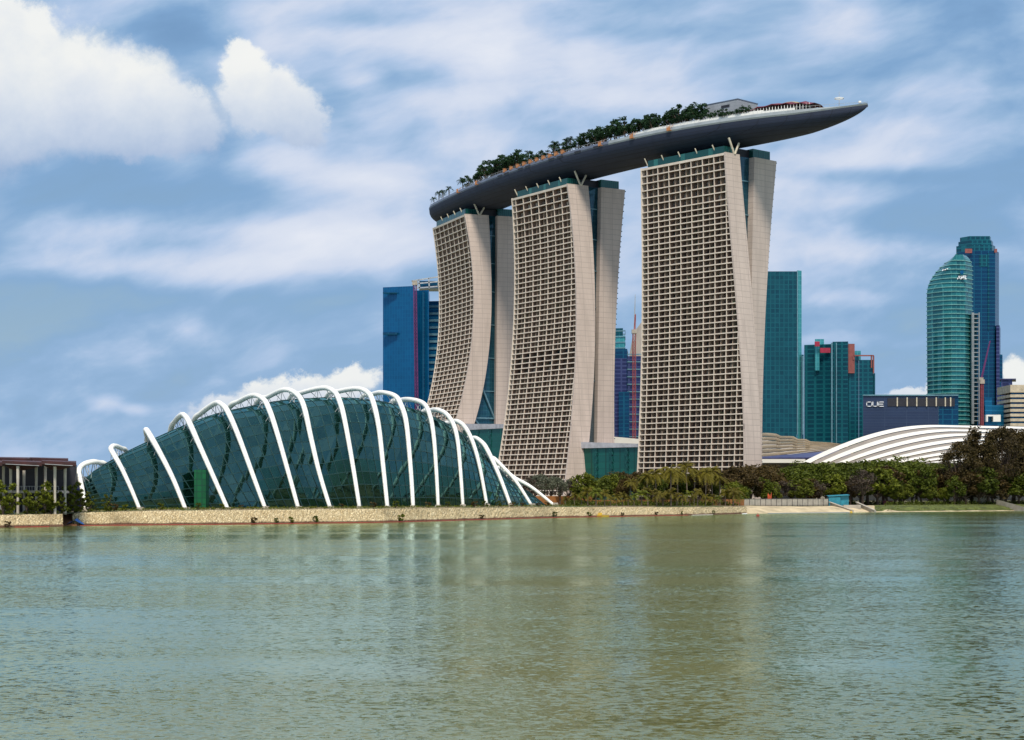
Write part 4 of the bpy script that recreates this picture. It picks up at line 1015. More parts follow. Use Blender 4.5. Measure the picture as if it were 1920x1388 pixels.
# undergrowth below the trees
m = MB(); rg = random.Random(9)
for k in range(1500):
    x = rg.uniform(1060, 1960); e = rg.uniform(28, 60)
    if 1385 < x < 1660: e += 32
    Y = shoreY(x) + e
    leaf_quads(m, Vector(((x - HX) / F * Y, Y, gz(x, e) + rg.uniform(0, 1.6))), rg.uniform(.8, 1.9), 12, .5, rg)
tag(m.build('undergrowth', M['leafdark'], loc=P(1500, 940, 900)), 'dense dark undergrowth at the foot of the trees on the bank', 'undergrowth', kind='stuff')
m = MB()
for k in range(1100):
    x = rg.uniform(150, 1100); Y = shoreY(x) + rg.uniform(7, 20)
    leaf_quads(m, Vector(((x - HX) / F * Y, Y, topZ(x) + .4 + rg.uniform(0, .35))), rg.uniform(.3, .7), 6, .22, rg)
for k in range(500):
    x = rg.uniform(1640, 1960); Y = shoreY(x) + rg.uniform(3, 26)
    leaf_quads(m, Vector(((x - HX) / F * Y, Y, .5 + (Y - shoreY(x)) / 26 * topZ(x))), rg.uniform(.4, 1.0), 8, .3, rg)
tag(m.build('low_scrub', M['leafmid'], loc=P(700, 940, 650)), 'low green scrub along the top of the stone embankment', 'scrub', kind='stuff')
# bushes: wall top, wall foot
bl = []
for x in (165, 180, 196, 214, 236, 300, 372, 415, 452, 640, 700, 742, 803, 840, 890, 908, 935, 960, 978, 1010, 1025): bl.append((x, shoreY(x) + rt.uniform(8, 12), topZ(x) + .3, 'on top of the stone embankment'))
for x in (478, 518, 544, 592, 752, 903, 1040, 1104, 1166, 1232, 1280, 1338, 15): bl.append((x, shoreY(x) + .1, .3, 'growing at the waterline of the stone embankment'))
bl.sort(); cc = {}
for x, Y, z, w_ in bl:
    n0 = cc.get(w_, 0); cc[w_] = n0 + 1
    place('bush%d' % rt.randrange(3), ((x - HX) / F * Y, Y, z), rt.uniform(.8, 1.5), rt.uniform(0, 6), 'small bush %s, %s from left' % (w_, ordw(n0)), 'bushes ' + w_, 'bush')
for k, (x, ty) in enumerate(((6, 905), (14, 912), (50, 922), (62, 926), (84, 912), (96, 908), (104, 922), (128, 915), (140, 908), (150, 928), (168, 925), (204, 930), (70, 935), (118, 935))):
    Y = shoreY(x) + 8; z0 = topZ(x) + .1; sc = (CH + (HY - ty) * Y / F - z0) / 6.5
    place('shr%d' % (k % 2), ((x - HX) / F * Y, Y, z0), sc * 1.15, rt.uniform(0, 6), 'young upright shrub in front of the timber pavilion, %s one placed' % ordw(k), 'shrubs by the pavilion', 'shrub')
xs_ = sorted([o for o in COL.objects if o.name.startswith('shrub') and o.parent is None], key=lambda o: o.location.x / o.location.y)
for k, o in enumerate(xs_): o['label'] = 'young upright shrub near the timber pavilion, %s shrub from left' % ordw(k)

# ------------------------------------------------------------------ pavilion on the left
pv = P(30, 962, 520); pv.z = 3.7
pav = empty('pavilion', pv, 'open pavilion with dark brown folded timber roof on slender pale columns', 'pavilion')
def PX(x, Y): return (x - HX) / F * Y
zpx = lambda y, Y: CH + (HY - y) * Y / F
def canopy(xa, xb, xc, Y, yt, yb):      # inverted pyramid roof tray over a column, pale gutter line on its front edge
    m = MB(); z1, z0 = zpx(yt, Y - 10), zpx(yb, Y); zm = z1 - 1.0; k = .72
    tp_ = [(PX(xa, Y - 10), Y - 10), (PX(xb, Y - 10), Y - 10), (PX(xb, Y + 11), Y + 11), (PX(xa, Y + 11), Y + 11)]; cx_, cy_ = PX(xc, Y), Y
    zz = [z1, z1 - .5, z1 + .3, z1 + .6]
    md = [(x, y, zm + (z - z1)) for (x, y), z in zip(tp_, zz)]
    m.hexa([(cx_ + (x - cx_) * (1 - k), cy_ + (y - cy_) * (1 - k), z0) for x, y in tp_], md); m.hexa([(x, y, z + .01) for x, y, z in md], [(x, y, z) for (x, y), z in zip(tp_, zz)])
    m.build('roof', M['wood'], pav)
    m = MB(); m.bar((tp_[0][0] + 1, Y - 10.1, zm + .05), (tp_[1][0] - 1, Y - 10.1, zm - .45), .12, .14); m.build('gutter', M['steel'], pav)
canopy(-110, 6, -50, 522, 864, 882); canopy(4, 80, 33, 521, 864, 882); canopy(78, 143, 103, 520, 864, 881)
canopy(-60, 58, 5, 545, 857, 872); canopy(56, 128, 85, 546, 858.5, 872)
for x, Y in ((6.5, 528), (20, 520), (33.5, 512), (45, 535), (68, 528), (85, 540), (103, 513), (122, 520), (-30, 515), (-60, 520), (-15, 528)):
    m = MB(); X = PX(x, Y); m.tube([(X, Y, 3.3), (X, Y, 9), (X, Y, zpx(874, Y))], [.42, .36, .46], 8); m.build('column', M['column'], pav)
m = MB(); Y = 532
m.box(PX(-120, Y), PX(108, Y), Y, Y + 14, zpx(925, Y), zpx(920, Y)); m.build('floor_slab', M['column'], pav)
m = MB(); m.box(PX(-120, Y), PX(118, Y), Y + 15, Y + 17, 3.6, zpx(870, Y)); m.build('back_wall', M['darkint'], pav)
m = MB()
for x in range(-110, 112, 5): m.bar((PX(x, Y), Y, zpx(920, Y)), (PX(x, Y), Y, zpx(912, Y)), .08)
m.bar((PX(-115, Y), Y, zpx(912, Y)), (PX(110, Y), Y, zpx(912, Y)), .12); m.build('railing', M['steel'], pav)
m = MB(); m.box(PX(112, 560), PX(160, 560), 560, 575, 3.6, zpx(915, 560)); m.box(PX(128, 562), PX(146, 562), 558, 575, zpx(915, 560) + .01, zpx(893, 560)); o = m.build('service_building', M['purple'], loc=(PX(135, 560), 565, 3.6))
tag(o, 'low blue-grey service building between the pavilion and first white arch', 'building')
# distant hill trees left
tlx = [(112, 897), (122, 893), (133, 890)]
for k, (x, ty) in enumerate(tlx):
    Y = 640; sc = (CH + (HY - ty + 3) * Y / F - 4) / 12; place('rnd0', (PX(x, Y), Y, 4), sc, k * 2., 'dark rounded tree just behind the pavilion right edge, %s from the left' % ordw(k), 'trees behind the pavilion')
# fences
def fence(x0, x1, Y0, Y1, z0, z1, n, label, mt, post):
    e = empty('fence', ((PX(x0, Y0) + PX(x1, Y1)) / 2, (Y0 + Y1) / 2, z0), label, 'fence')
    a = Vector((PX(x0, Y0), Y0, 0)); b_ = Vector((PX(x1, Y1), Y1, 0)); m = MB(); m.bar(a + Vector((0, 0, (z0 + z1) / 2)), b_ + Vector((0, 0, (z0 + z1) / 2)), .15, z1 - z0 - .3); m.build('panel', mt, e)
    for k in range(n + 1): p = a.lerp(b_, k / n); m = MB(); m.bar(p + Vector((0, -.12, z0 - .3)), p + Vector((0, -.12, z1 + .1)), .22); m.build('post', post, e)
    m = MB()
    for zz in (z0 + .5, z1 - .25): m.bar(a + Vector((0, -.14, zz)), b_ + Vector((0, -.14, zz)), .08)
    m.build('rail', post, e)
fence(-60, 27, 506, 506, 3.5, 6.1, 20, 'pale beige panel fence in front of the timber pavilion at far left', M['beigeb'], M['steel'])
fence(1395, 1553, 866, 902, 3.1, 6.9, 16, 'long pale site fence with dark posts above the beach', M['concrete'], M['darkint'])
def hoard(x0, x1, Y0, Y1, z0, z1, label):
    e = empty('hoarding', ((PX(x0, Y0) + PX(x1, Y1)) / 2, (Y0 + Y1) / 2, z0), label, 'hoarding')
    a = Vector((PX(x0, Y0), Y0, 0)); b_ = Vector((PX(x1, Y1), Y1, 0)); m = MB(); m.bar(a + Vector((0, 0, (z0 + z1) / 2)), b_ + Vector((0, 0, (z0 + z1) / 2)), .2, z1 - z0); m.build('panel', M['hoard'], e)
    n = int((b_ - a).length / 4)
    for k in range(n + 1): m = MB(); p = a.lerp(b_, k / n); m.bar(p + Vector((0, -.15, z0)), p + Vector((0, -.15, z1)), .12); m.build('rib', M['hoard'], e)
hoard(925, 1110, 745, 775, 3.9, 8.3, 'orange-brown site hoarding behind the last white arches')
hoard(1110, 1395, 755, 858, 3.6, 6.6, 'long orange-brown site hoarding behind the young palms')
# small things on the right bank
m = MB(); Y = 903
e = empty('site_shed', (PX(1572, Y), Y, 3), 'turquoise sheeted site shed at the right end of the pale fence', 'shed')
m.box(PX(1554, Y), PX(1576, Y), Y, Y + 5, 2.8, 7.8); m.box(PX(1577, Y), PX(1592, Y), Y + 1, Y + 5, 2.8, 8.3); m.build('wall', M['cyan'], e)
m = MB(); m.prism([(PX(1553, Y), Y - .5), (PX(1593, Y), Y - .5), (PX(1593, Y), Y + 6), (PX(1553, Y), Y + 6)], [7.8, 8.4, 8.8, 8.2], [8.0, 8.6, 9.0, 8.4]); m.build('roof', M['cyan'], e)
for k, (xa, xb, Y) in enumerate(((1556, 1598, 900), (1606, 1640, 903))):
    m = MB(); m.hexa([(PX(xa, Y), Y, 2), (PX(xb, Y - 16), Y - 16, 0), (PX(xb, Y - 16) + 1, Y - 15, 0), (PX(xa, Y) + .5, Y + 1, 2)], [(PX(xa, Y), Y, 5.0), (PX(xb, Y - 16), Y - 16, 1.0), (PX(xb, Y - 16) + 1, Y - 15, 1.0), (PX(xa, Y) + .5, Y + 1, 5.0)])
    m.bar((PX(xa, Y), Y + .5, 5.1), (PX(xb, Y - 16), Y - 15.5, 1.15), 1.3, .25)
    o = m.build('outlet_wall', M['concrete'], loc=(PX((xa + xb) / 2, Y - 8), Y - 8, 2)); tag(o, ('left' if not k else 'right') + ' sloping grey concrete wing wall of the drain outlet', 'wall', 'drain outlet wing walls')
m = MB(); m.box(PX(1580, 898), PX(1612, 898), 895, 898, 0, 3.6); o = m.build('outlet_apron', M['concrete'], loc=(PX(1596, 896), 896, 1)); tag(o, 'grey concrete headwall between the two drain wing walls', 'wall')
m = MB(); X = PX(1443, 888)
m.prism([(X - 1.0, 888), (X + .1, 888), (X + .3, 889), (X - .6, 889)], [3.6] * 4, [8.6, 7.4, 8.2, 9.6]); m.prism([(X + .12, 887.9), (X + 1.0, 887.9), (X + 1.1, 889), (X + .35, 889)], [3.6] * 4, [7.6, 10.2, 9.8, 7.8]); o = m.build('tarpaulin', mat('orange_red_sheet', (.45, .07, .02), .6), loc=(X, 888, 3.6))
tag(o, 'orange-red sheet hung upright among the trees above the pale fence', 'tarpaulin')
m = MB(); Y = shoreY(142) + 1; X = PX(142, Y); rg = random.Random(4); rws = []
for a in range(7):
    rws.append([(X - 2.6 + 5.2 * a / 6, Y + 1.2 * b_, .35 + 2.4 * max(0, 1 - abs(a - 3) / 3.2) * (.6 + .1 * b_) + rg.uniform(-.15, .15)) for b_ in range(-1, 4)])
m.grid(rws); o = m.build('tarpaulin', M['bluetarp'], loc=(X, Y, .5)); tag(o, 'crumpled bright blue tarpaulin at the waterline below the first arch', 'tarpaulin')
def boom(xa, xb, off, r, mt, label, name='floating_boom'):
    pts = [Vector((PX(x, shoreY(x) - off), shoreY(x) - off, .05)) for x in np.linspace(xa, xb, 24)]; m = MB(); m.tube(pts, r, 6); o = m.build(name, mt, loc=pts[12]); tag(o, label, 'boom')
boom(28, 92, 3, .22, M['boomred'], 'red floating boom along the waterline below the pavilion')
boom(150, 1290, 1.6, .20, M['boomred'], 'long dark red floating boom along the foot of the long embankment')
boom(1298, 1336, 7, .35, M['concrete'], 'white floating boom section near the right end of embankment')
boom(1392, 1400, 6, .3, M['white'], 'short white float just left of the beach')
boom(1440, 1600, 3, .25, M['rimlight'], 'thin pale grey floating boom in front of the beach')
for k, (x, yy, mt, lb) in enumerate(((1421, 968.5, 'boomred', 'round red buoy on the water off the beach'), (1450, 962.5, 'yellow', 'small yellow buoy at the edge of the beach'), (1596, 962, 'yellow', 'small yellow buoy in front of the drain outlet'))):
    Y = 9.5 * F / (yy - HY); X = PX(x, Y); m = MB(); m.tube([(X, Y, -.3), (X, Y, .1), (X, Y, .6), (X, Y, .9)], [.4, .75, .6, .15], 10); m.tube([(X, Y, .9), (X, Y, 1.5)], .08, 6); o = m.build('buoy', M[mt], loc=(X, Y, 0)); tag(o, lb, 'buoy')
m = MB(); X, Y = PX(1126, shoreY(1126)), shoreY(1126); m.hexa([(X - 3, Y - 1.2, -.1), (X + 3, Y - 1.2, -.1), (X + 3, Y + .6, -.1), (X - 3, Y + .6, -.1)], [(X - 3.6, Y - 1.4, .9), (X + 3.6, Y - 1.4, .7), (X + 3.4, Y + .8, .7), (X - 3.4, Y + .8, .9)]); m.box(X - 1, X + .6, Y - .8, Y + .2, .8, 1.7)
o = m.build('small_boat', M['yellow'], loc=(X, Y, 0)); tag(o, 'small yellow work float moored at the foot of the embankment', 'boat')
m = MB(); m.box(PX(1826, 985), PX(1852, 985), 985, 986, 3, 7.5); o = m.build('low_wall', M['concrete'], loc=(PX(1838, 985), 985, 3)); tag(o, 'pale low wall glimpsed under the tall feathery trees', 'wall')
m = MB(); a = Vector((PX(1868, 975), 975, 0)); b_ = Vector((PX(1925, 950), 950, 0)); m.hexa([a, b_, b_ + Vector((0, 1, 0)), a + Vector((0, 1, 0))], [a + Vector((0, 0, 6.2)), b_ + Vector((0, 0, 1.8)), b_ + Vector((0, 1, 1.8)), a + Vector((0, 1, 6.2))]); o = m.build('low_wall', M['concrete'], loc=(a + b_) / 2); tag(o, 'sloping pale concrete wall running to the water at the far right edge', 'wall')
m = MB(); m.box(PX(1656, 945), PX(1674, 945), 944, 947, 3, 5.6); o = m.build('site_barrier', mat('dark_red_barrier', (.16, .015, .03), .6), loc=(PX(1665, 945), 945, 3)); tag(o, 'dark red site barrier below the trees on the grassy bank', 'barrier')

# ------------------------------------------------------------------ podium and low roofs
def quadxy(pts): return [(PX(x, Y), Y) for x, Y in pts]
def ccw(p):
    a = sum(p[i][0] * p[(i+1) % len(p)][1] - p[(i+1) % len(p)][0] * p[i][1] for i in range(len(p))); return p if a > 0 else p[::-1]
for lb, x0, Y0, x1, Y1, yt in (('green glass podium hall filling the gap between near and middle hotel towers', 1085, 1112, 1200, 1080, 829), ('green glass podium hall filling the gap between middle and far hotel towers', 868, 1235, 962, 1190, 795)):
    z1 = zpx(yt + 12, Y0); zr = zpx(yt, Y0)
    e = empty('podium_hall', (PX((x0 + x1) / 2, Y0), Y0, 4.6), lb, 'podium', 'glass podium halls between the towers')
    poly = quadxy([(x0, Y0), (x1, Y1), (x1, Y1 + 55), (x0, Y0 + 55)]); m = MB(); m.prism(ccw(poly), 4.6, z1); m.build('glass_wall', M['podium'], e)
    poly = quadxy([(x0, Y0 - 2), (x1, Y1 - 2), (x1, Y1 + 55), (x0, Y0 + 55)]); m = MB(); m.prism(ccw(poly), [z1 + .01] * 4, [zr, zr - 2, zr - 1, zr + 1]); m.build('roof', mat('lilac_grey_roof', (.42, .42, .46), .5), e)
    m = MB(); a = Vector((PX(x0, Y0), Y0 - .6, 0)); b_ = Vector((PX(x1, Y1), Y1 - .6, 0))
    for f in (.3, .55, .8):
        p = a.lerp(b_, f); 
        for k in range(7):
            za, zb2 = 5 + k * (z1 - 6) / 7, 5 + (k + 1) * (z1 - 6) / 7; m.bar(p + Vector((-1.5, -.1, za)), p + Vector((1.5, -.1, zb2)), .3); m.bar(p + Vector((1.5, -.4, za)), p + Vector((-1.5, -.4, zb2)), .3)
        m.bar(p + Vector((-1.5, 0, 4.6)), p + Vector((-1.5, 0, z1)), .35); m.bar(p + Vector((1.5, 0, 4.6)), p + Vector((1.5, 0, z1)), .35)
    m.build('truss_column', M['crown'], e)
m = MB(); Y = 1290; m.prism(ccw(quadxy([(1140, Y), (1205, Y), (1205, Y + 60), (1140, Y + 60)])), 4.6, [zpx(818, Y), zpx(824, Y), zpx(820, Y), zpx(815, Y)]); o = m.build('low_hall', M['shellwhite'], loc=(PX(1175, Y), Y, 4.6)); tag(o, 'low pale-roofed hall glimpsed between near and middle towers', 'building')
# louvred hall to the right of the near tower
lh = empty('exhibition_hall', (PX(1500, 1240), 1240, 4.6), 'low hall with stepped beige louvred roof right of the near tower', 'exhibition hall')
top = [(1400, 812), (1440, 812), (1458, 814), (1459, 818), (1487, 818), (1488, 823), (1516, 824), (1518, 828), (1555, 830), (1585, 834)]
nl = 7
for k in range(nl):
    m = MB(); q = k / (nl - 1); rows_ = [[], [], [], []]
    for j in range(25):
        x = 1400 + (1590 - 1400) * j / 24; yt = np.interp(x, [p[0] for p in top], [p[1] for p in top]); x_ = x - 960
        yb = np.interp(x, (1400, 1430, 1590), (864, 859, 838)); yk = yt + (yb - yt) * q; yk2 = yt + (yb - yt) * (q + .75 / (nl - 1))
        Y = 1300 - 40 * q; rows_[0].append((PX(x, Y), Y, zpx(yk2, Y))); rows_[1].append((PX(x, Y), Y - 2, zpx(yk, Y))); rows_[2].append((PX(x, Y), Y + 4, zpx(yk, Y) + .2)); rows_[3].append((PX(x, Y), Y + 6, zpx(yk2, Y)))
    m.grid(rows_); m.build('louvre', M['louver'], lh)
m = MB(); m.prism(ccw(quadxy([(1400, 1258), (1600, 1258), (1600, 1330), (1400, 1330)])), 4.6, [zpx(866, 1258), zpx(846, 1258), zpx(850, 1330), zpx(820, 1330)]); m.build('body', M['shellgrey'], lh)
m = MB(); m.prism(ccw(quadxy([(1405, 1225), (1600, 1225), (1590, 1256), (1405, 1256)])), [zpx(860, 1225)] * 4, [zpx(858.5, 1225), zpx(857, 1225), zpx(843, 1256), zpx(861, 1256)]); m.build('roof', M['blueroof'], lh)
m = MB(); m.box(PX(1405, 1222), PX(1510, 1222), 1222, 1226, zpx(868, 1222), zpx(861, 1222)); m.build('fascia', M['shellwhite'], lh)
# white shell roof
sh_ = empty('shell_roofed_hall', (PX(1670, 1180), 1180, 4.6), 'large hall with white and grey striped curved shell roof above the trees', 'hall')
def outl(q): return 1505 + 330 * q, 868 - 71 * math.sin(min(1, (q * 1.0)) * math.pi * .62) ** .9 if q > 0 else 868
nstr = 9
tops = [(1505, 866), (1530, 857), (1560, 845), (1590, 830), (1620, 816), (1650, 804), (1680, 798), (1715, 796.5), (1745, 797), (1790, 801), (1840, 806), (1900, 812), (1990, 820)]
for k in range(nstr):      # nested bands sweeping from lower left up to the right
    q0, q1 = k / nstr, (k + 1) / nstr; mw = MB(); mg = MB(); rw_, rg_ = [[], [], []], [[], []]
    for j in range(41):
        u_ = j / 40; x = 1505 + (2010 - 1505) * u_; yt = float(np.interp(x, [p[0] for p in tops], [p[1] for p in tops]))
        def pos(q):
            x0 = 1503 + 300 * q; xx = x0 + (2010 - x0) * u_; ye = 797 + 70 * q; tt = min(1, (xx - x0) / 245)
            yy_ = 868 - (868 - ye) * math.sin(math.pi / 2 * tt) ** .92 + 10 * max(0, u_ - .5); Y = 1215 - 75 * q; return Vector((PX(xx, Y), Y, zpx(yy_, Y)))
        a = pos(q0); b_ = pos(q0 + (q1 - q0) * .50); c = pos(q1)
        rw_[0].append(a); rw_[1].append((a + b_) / 2 + Vector((0, -.6, .5))); rw_[2].append(b_); rg_[0].append(b_ + Vector((0, .3, -.5))); rg_[1].append(c + Vector((0, .3, -.5)))
    mw.grid(rw_); mw.build('roof_band', M['shellwhite'], sh_, smooth=True); mg.grid(rg_); mg.build('roof_groove', M['shellgrey'], sh_, smooth=True)
m = MB(); m.prism(ccw(quadxy([(1530, 1218), (1990, 1218), (1990, 1262), (1530, 1262)])), 4.6, [zpx(862, 1218), zpx(830, 1218), zpx(832, 1262), zpx(866, 1262)]); m.build('wall', M['concrete'], sh_)

# ------------------------------------------------------------------ distant skyline
def block(e, name, mt, pts, yt, z0=4.6, tops_=None):
    Yr = pts[0][1]; poly = quadxy(pts); m = MB(); z1 = zpx(yt, Yr)
    a = sum(poly[i][0] * poly[(i+1) % len(poly)][1] - poly[(i+1) % len(poly)][0] * poly[i][1] for i in range(len(poly)))
    if a < 0: poly = poly[::-1]
    m.prism(poly, z0, z1); o = m.build(name, mt, e); return z1
def bands(e, name, mt, pts, ya, yb, step, h=.9, out_=.5, close=True):
    Yr = pts[0][1]; z = zpx(yb, Yr); z1 = zpx(ya, Yr); m = MB(); c = Vector((sum(PX(x, Y) for x, Y in pts) / len(pts), sum(Y for x, Y in pts) / len(pts)))
    poly = [Vector((PX(x, Y), Y)) for x, Y in pts]
    while z < z1:
        for a, b_ in zip(poly, poly[1:] + ([poly[0]] if close else [])):
            n1_ = (a - c).normalized() * out_; n2_ = (b_ - c).normalized() * out_
            m.hexa([(a.x, a.y, z), (b_.x, b_.y, z), (b_.x + n2_.x, b_.y + n2_.y, z), (a.x + n1_.x, a.y + n1_.y, z)], [(a.x, a.y, z + h), (b_.x, b_.y, z + h), (b_.x + n2_.x, b_.y + n2_.y, z + h), (a.x + n1_.x, a.y + n1_.y, z + h)])
        z += step
    m.build(name, mt, e)
def vert(e, name, mt, x, Y, ya, yb, w=1.2):
    m = MB(); X = PX(x, Y); m.box(X - w / 2, X + w / 2, Y - 1.0, Y + .5, zpx(yb, Y), zpx(ya, Y)); return m.build(name, mt, e)
def B(name, x, Y, lb): return empty(name, (PX(x, Y), Y, 4.6), lb, 'skyscraper')
Y = 1750
e = B('office_tower', 745, Y, 'flat deep blue glass slab tower left of the far hotel tower')
block(e, 'glass_facade', M['bluegl'], [(718, Y), (777, Y - 12), (779, Y + 30), (722, Y + 40)], 539)
m = MB(); m.box(PX(719, Y), PX(745, Y), Y - 9, Y - 3.5, zpx(552, Y), zpx(550, Y)); m.box(PX(719, Y), PX(746, Y), Y - 9, Y - 3.5, zpx(629, Y), zpx(625, Y)); m.box(PX(734, Y), PX(736, Y), Y + 5, Y + 9, zpx(539, Y), zpx(537, Y)); m.build('plant_floor', M['navygl'], e)
e = B('office_tower', 792, Y + 30, 'blue glass tower with open steel roof frame beside the far hotel tower')
block(e, 'glass_facade', M['bluegl'], [(778, Y + 5), (804, Y), (806, Y + 50), (780, Y + 50)], 545)
block(e, 'plant_floor', M['navygl'], [(792, Y - 3), (796, Y - 3), (796, Y + 5), (792, Y + 5)], 547)
m = MB()
for a, b_ in (((772, 527), (824, 519)), ((772, 533), (824, 528)), ((776, 541), (824, 537)), ((775, 527), (776, 541)), ((785, 525), (787, 540)), ((804, 522), (805, 541)), ((822, 519), (822, 539)), ((772, 527), (787, 540))):
    m.bar(P(a[0], a[1], Y + 10), P(b_[0], b_[1], Y + 10), 1.2)
m.build('roof_frame', M['steel'], e)
block(e, 'glass_facade', M['navygl'], [(786, Y + 20), (824, Y + 20), (824, Y + 50), (786, Y + 50)], 527, zpx(536, Y))
e = B('office_tower', 815, Y + 60, 'blue tower of projecting balcony slabs directly behind the far hotel tower')
block(e, 'glass_facade', M['bluegl2'], [(804, Y + 40), (850, Y + 35), (850, Y + 80), (806, Y + 80)], 565); bands(e, 'floor_bands', M['paleline'], [(804, Y + 40), (850, Y + 35), (850, Y + 80), (806, Y + 80)], 570, 800, 7.0, 2.2, 1.2)
def crane(name, lb, mt, x, Y, ya, yb, w, jib=None, dx=0):
    e = empty(name, (PX(x, Y), Y, 4.6), lb, 'crane'); m = MB(); X = PX(x, Y); z0, z1 = zpx(yb, Y), zpx(ya, Y); z = z0; X1 = PX(x + dx, Y)
    for sx in (-w, w):
        for sy in (-w, w): m.bar((X + sx, Y + sy, z0), (X1 + sx, Y + sy, z1), .5)
    n = int((z1 - z0) / (w * 2.4)); 
    for k in range(n):
        a = z0 + (z1 - z0) * k / n; b_ = z0 + (z1 - z0) * (k + 1) / n; xa = X + (X1 - X) * k / n; xb = X + (X1 - X) * (k + 1) / n; m.bar((xa - w, Y - w, a), (xb + w, Y - w, b_), .4); m.bar((xa + w, Y - w, a), (xb - w, Y - w, b_), .4); m.bar((xa - w, Y - w, a), (xa + w, Y - w, a), .4)
    m.build('mast', mt, e)
    if jib:
        m = MB(); a, b_ = P(*jib[0], Y), P(*jib[1], Y)
        m.bar(a, b_, 1.0); m.bar(a + Vector((1.5, 0, 1.5)), b_ + Vector((.5, 0, .5)), .5); m.build('jib', mt, e)
    m = MB(); m.box(X1 - w - 1, X1 + w + 1, Y - w - 1, Y + w + 1, z1 - 2, z1 + 2); m.build('cab', M['concrete'], e)
crane('tower_crane', 'tall red tower crane mast in front of the deep blue slab tower', M['cranep'], 782, Y - 30, 531, 800, 1.4, dx=-4)
Y = 1900
e = B('office_tower', 1163, Y, 'dark blue tower with pale green stepped cap between near and middle hotel towers')
block(e, 'glass_facade', M['navygl'], [(1140, Y), (1176, Y - 5), (1178, Y + 50), (1142, Y + 50)], 655); block(e, 'cap', M['tealpale'], [(1140, Y + 4), (1172, Y), (1172, Y + 40), (1140, Y + 40)], 630, zpx(655, Y)); block(e, 'cap', M['tealgl'], [(1145, Y + 8), (1168, Y + 5), (1168, Y + 30), (1145, Y + 30)], 616, zpx(630, Y))
bands(e, 'floor_bands', M['paleline'], [(1140, Y + 4), (1172, Y), (1172, Y + 40), (1140, Y + 40)], 618, 654, 6, 1.2, 1.0)
e = B('office_tower', 1165, Y - 60, 'low purple-blue block in the gap between near and middle hotel towers'); block(e, 'glass_facade', M['purple'], [(1150, Y - 60), (1175, Y - 60), (1175, Y - 20), (1150, Y - 20)], 672)
block(e, 'glass_facade', M['navygl'], [(1160, Y - 70), (1180, Y - 75), (1180, Y - 61), (1160, Y - 61)], 735)
e = B('office_tower', 1190, Y + 30, 'purple-banded tower with pointed grey crown just left of the near hotel tower')
block(e, 'glass_facade', M['purple'], [(1175, Y + 10), (1225, Y + 10), (1225, Y + 50), (1175, Y + 50)], 668); bands(e, 'floor_bands', M['paleline'], [(1175, Y + 10), (1225, Y + 10), (1225, Y + 50), (1175, Y + 50)], 665, 820, 8, 1.2, 1.0)
m = MB(); a = [P(1180, 668, Y + 12), P(1215, 668, Y + 12), P(1215, 668, Y + 45), P(1180, 668, Y + 45)]; tpz = [P(1187, 625, Y + 20), P(1206, 600, Y + 20), P(1206, 600, Y + 30), P(1187, 625, Y + 30)]; m.hexa(a, tpz); m.build('crown', M['shellgrey'], e)
m = MB(); p = P(1189, 640, Y); m.tube([p, P(1191, 552, Y)], [1.2, .3], 6); m.build('antenna', M['steel'], e)
crane('tower_crane', 'orange-red tower crane just left of the near hotel tower', M['crane'], 1189, Y - 90, 622, 822, 1.5, ((1189, 622), (1191, 590)))
Y = 1500
e = B('office_tower', 1470, Y, 'plain teal glass tower immediately right of the near hotel tower')
block(e, 'glass_facade', M['tealgl'], [(1425, Y), (1494, Y), (1494, Y + 40), (1430, Y + 40)], 509); block(e, 'side_glass', M['tealpale'], [(1494.5, Y + 1), (1503, Y + 4), (1503, Y + 40), (1494.5, Y + 40)], 507)
m = MB(); m.box(PX(1436, Y), PX(1480, Y), Y + 10, Y + 12, zpx(509, Y), zpx(507, Y)); m.build('roof_rail', M['steel'], e); vert(e, 'mullion', M['paleline'], 1495, Y, 508, 815, .8); vert(e, 'mullion', M['paleline'], 1505.5, Y - 2, 668, 815, 1.2)
block(e, 'glass_facade', M['tealgl'], [(1503.2, Y + 2), (1507, Y + 4), (1507, Y + 40), (1503.2, Y + 40)], 665)
Y = 1620
e = B('office_tower', 1550, Y, 'dark teal glass block with crimson roof panels')
block(e, 'glass_facade', M['darkteal'], [(1508, Y + 10), (1558, Y), (1560, Y + 40), (1510, Y + 45)], 647); block(e, 'glass_facade', M['darkteal'], [(1561, Y + 3), (1590, Y), (1592, Y + 40), (1562, Y + 40)], 641)
vert(e, 'mullion', M['paleline'], 1559.5, Y - 1, 643, 850, 1.2); vert(e, 'mullion', M['paleline'], 1568, Y - 1, 643, 850, .8)
block(e, 'rooftop_plant', M['tealpale'], [(1528, Y + 14), (1545, Y + 14), (1545, Y + 30), (1528, Y + 30)], 636, zpx(648, Y)); vert(e, 'glass_stripe', M['tealpale'], 1532, Y + 3, 645, 695, 4)
for (xa, xb, ya, yb) in ((1527, 1536, 641, 650), (1537, 1556, 653, 662)):
    m = MB(); m.box(PX(xa, Y), PX(xb, Y), Y - 2.5, Y - 1, zpx(yb, Y), zpx(ya, Y)); m.build('sign_panel', M['pinkred'], e)
e = B('office_tower', 1615, Y + 40, 'dark teal block with open rooftop frame right of the crimson-panelled one')
block(e, 'glass_facade', M['darkteal'], [(1592, Y + 30), (1610, Y + 30), (1610, Y + 70), (1592, Y + 70)], 668); block(e, 'glass_facade', M['darkteal'], [(1610.5, Y + 28), (1637, Y + 28), (1639, Y + 70), (1611, Y + 70)], 675)
vert(e, 'fin', M['salmon'], 1596, Y + 28, 645, 700, 6); block(e, 'rooftop_plant', M['tealpale'], [(1600, Y + 40), (1614, Y + 40), (1614, Y + 55), (1600, Y + 55)], 658, zpx(668, Y))
m = MB()
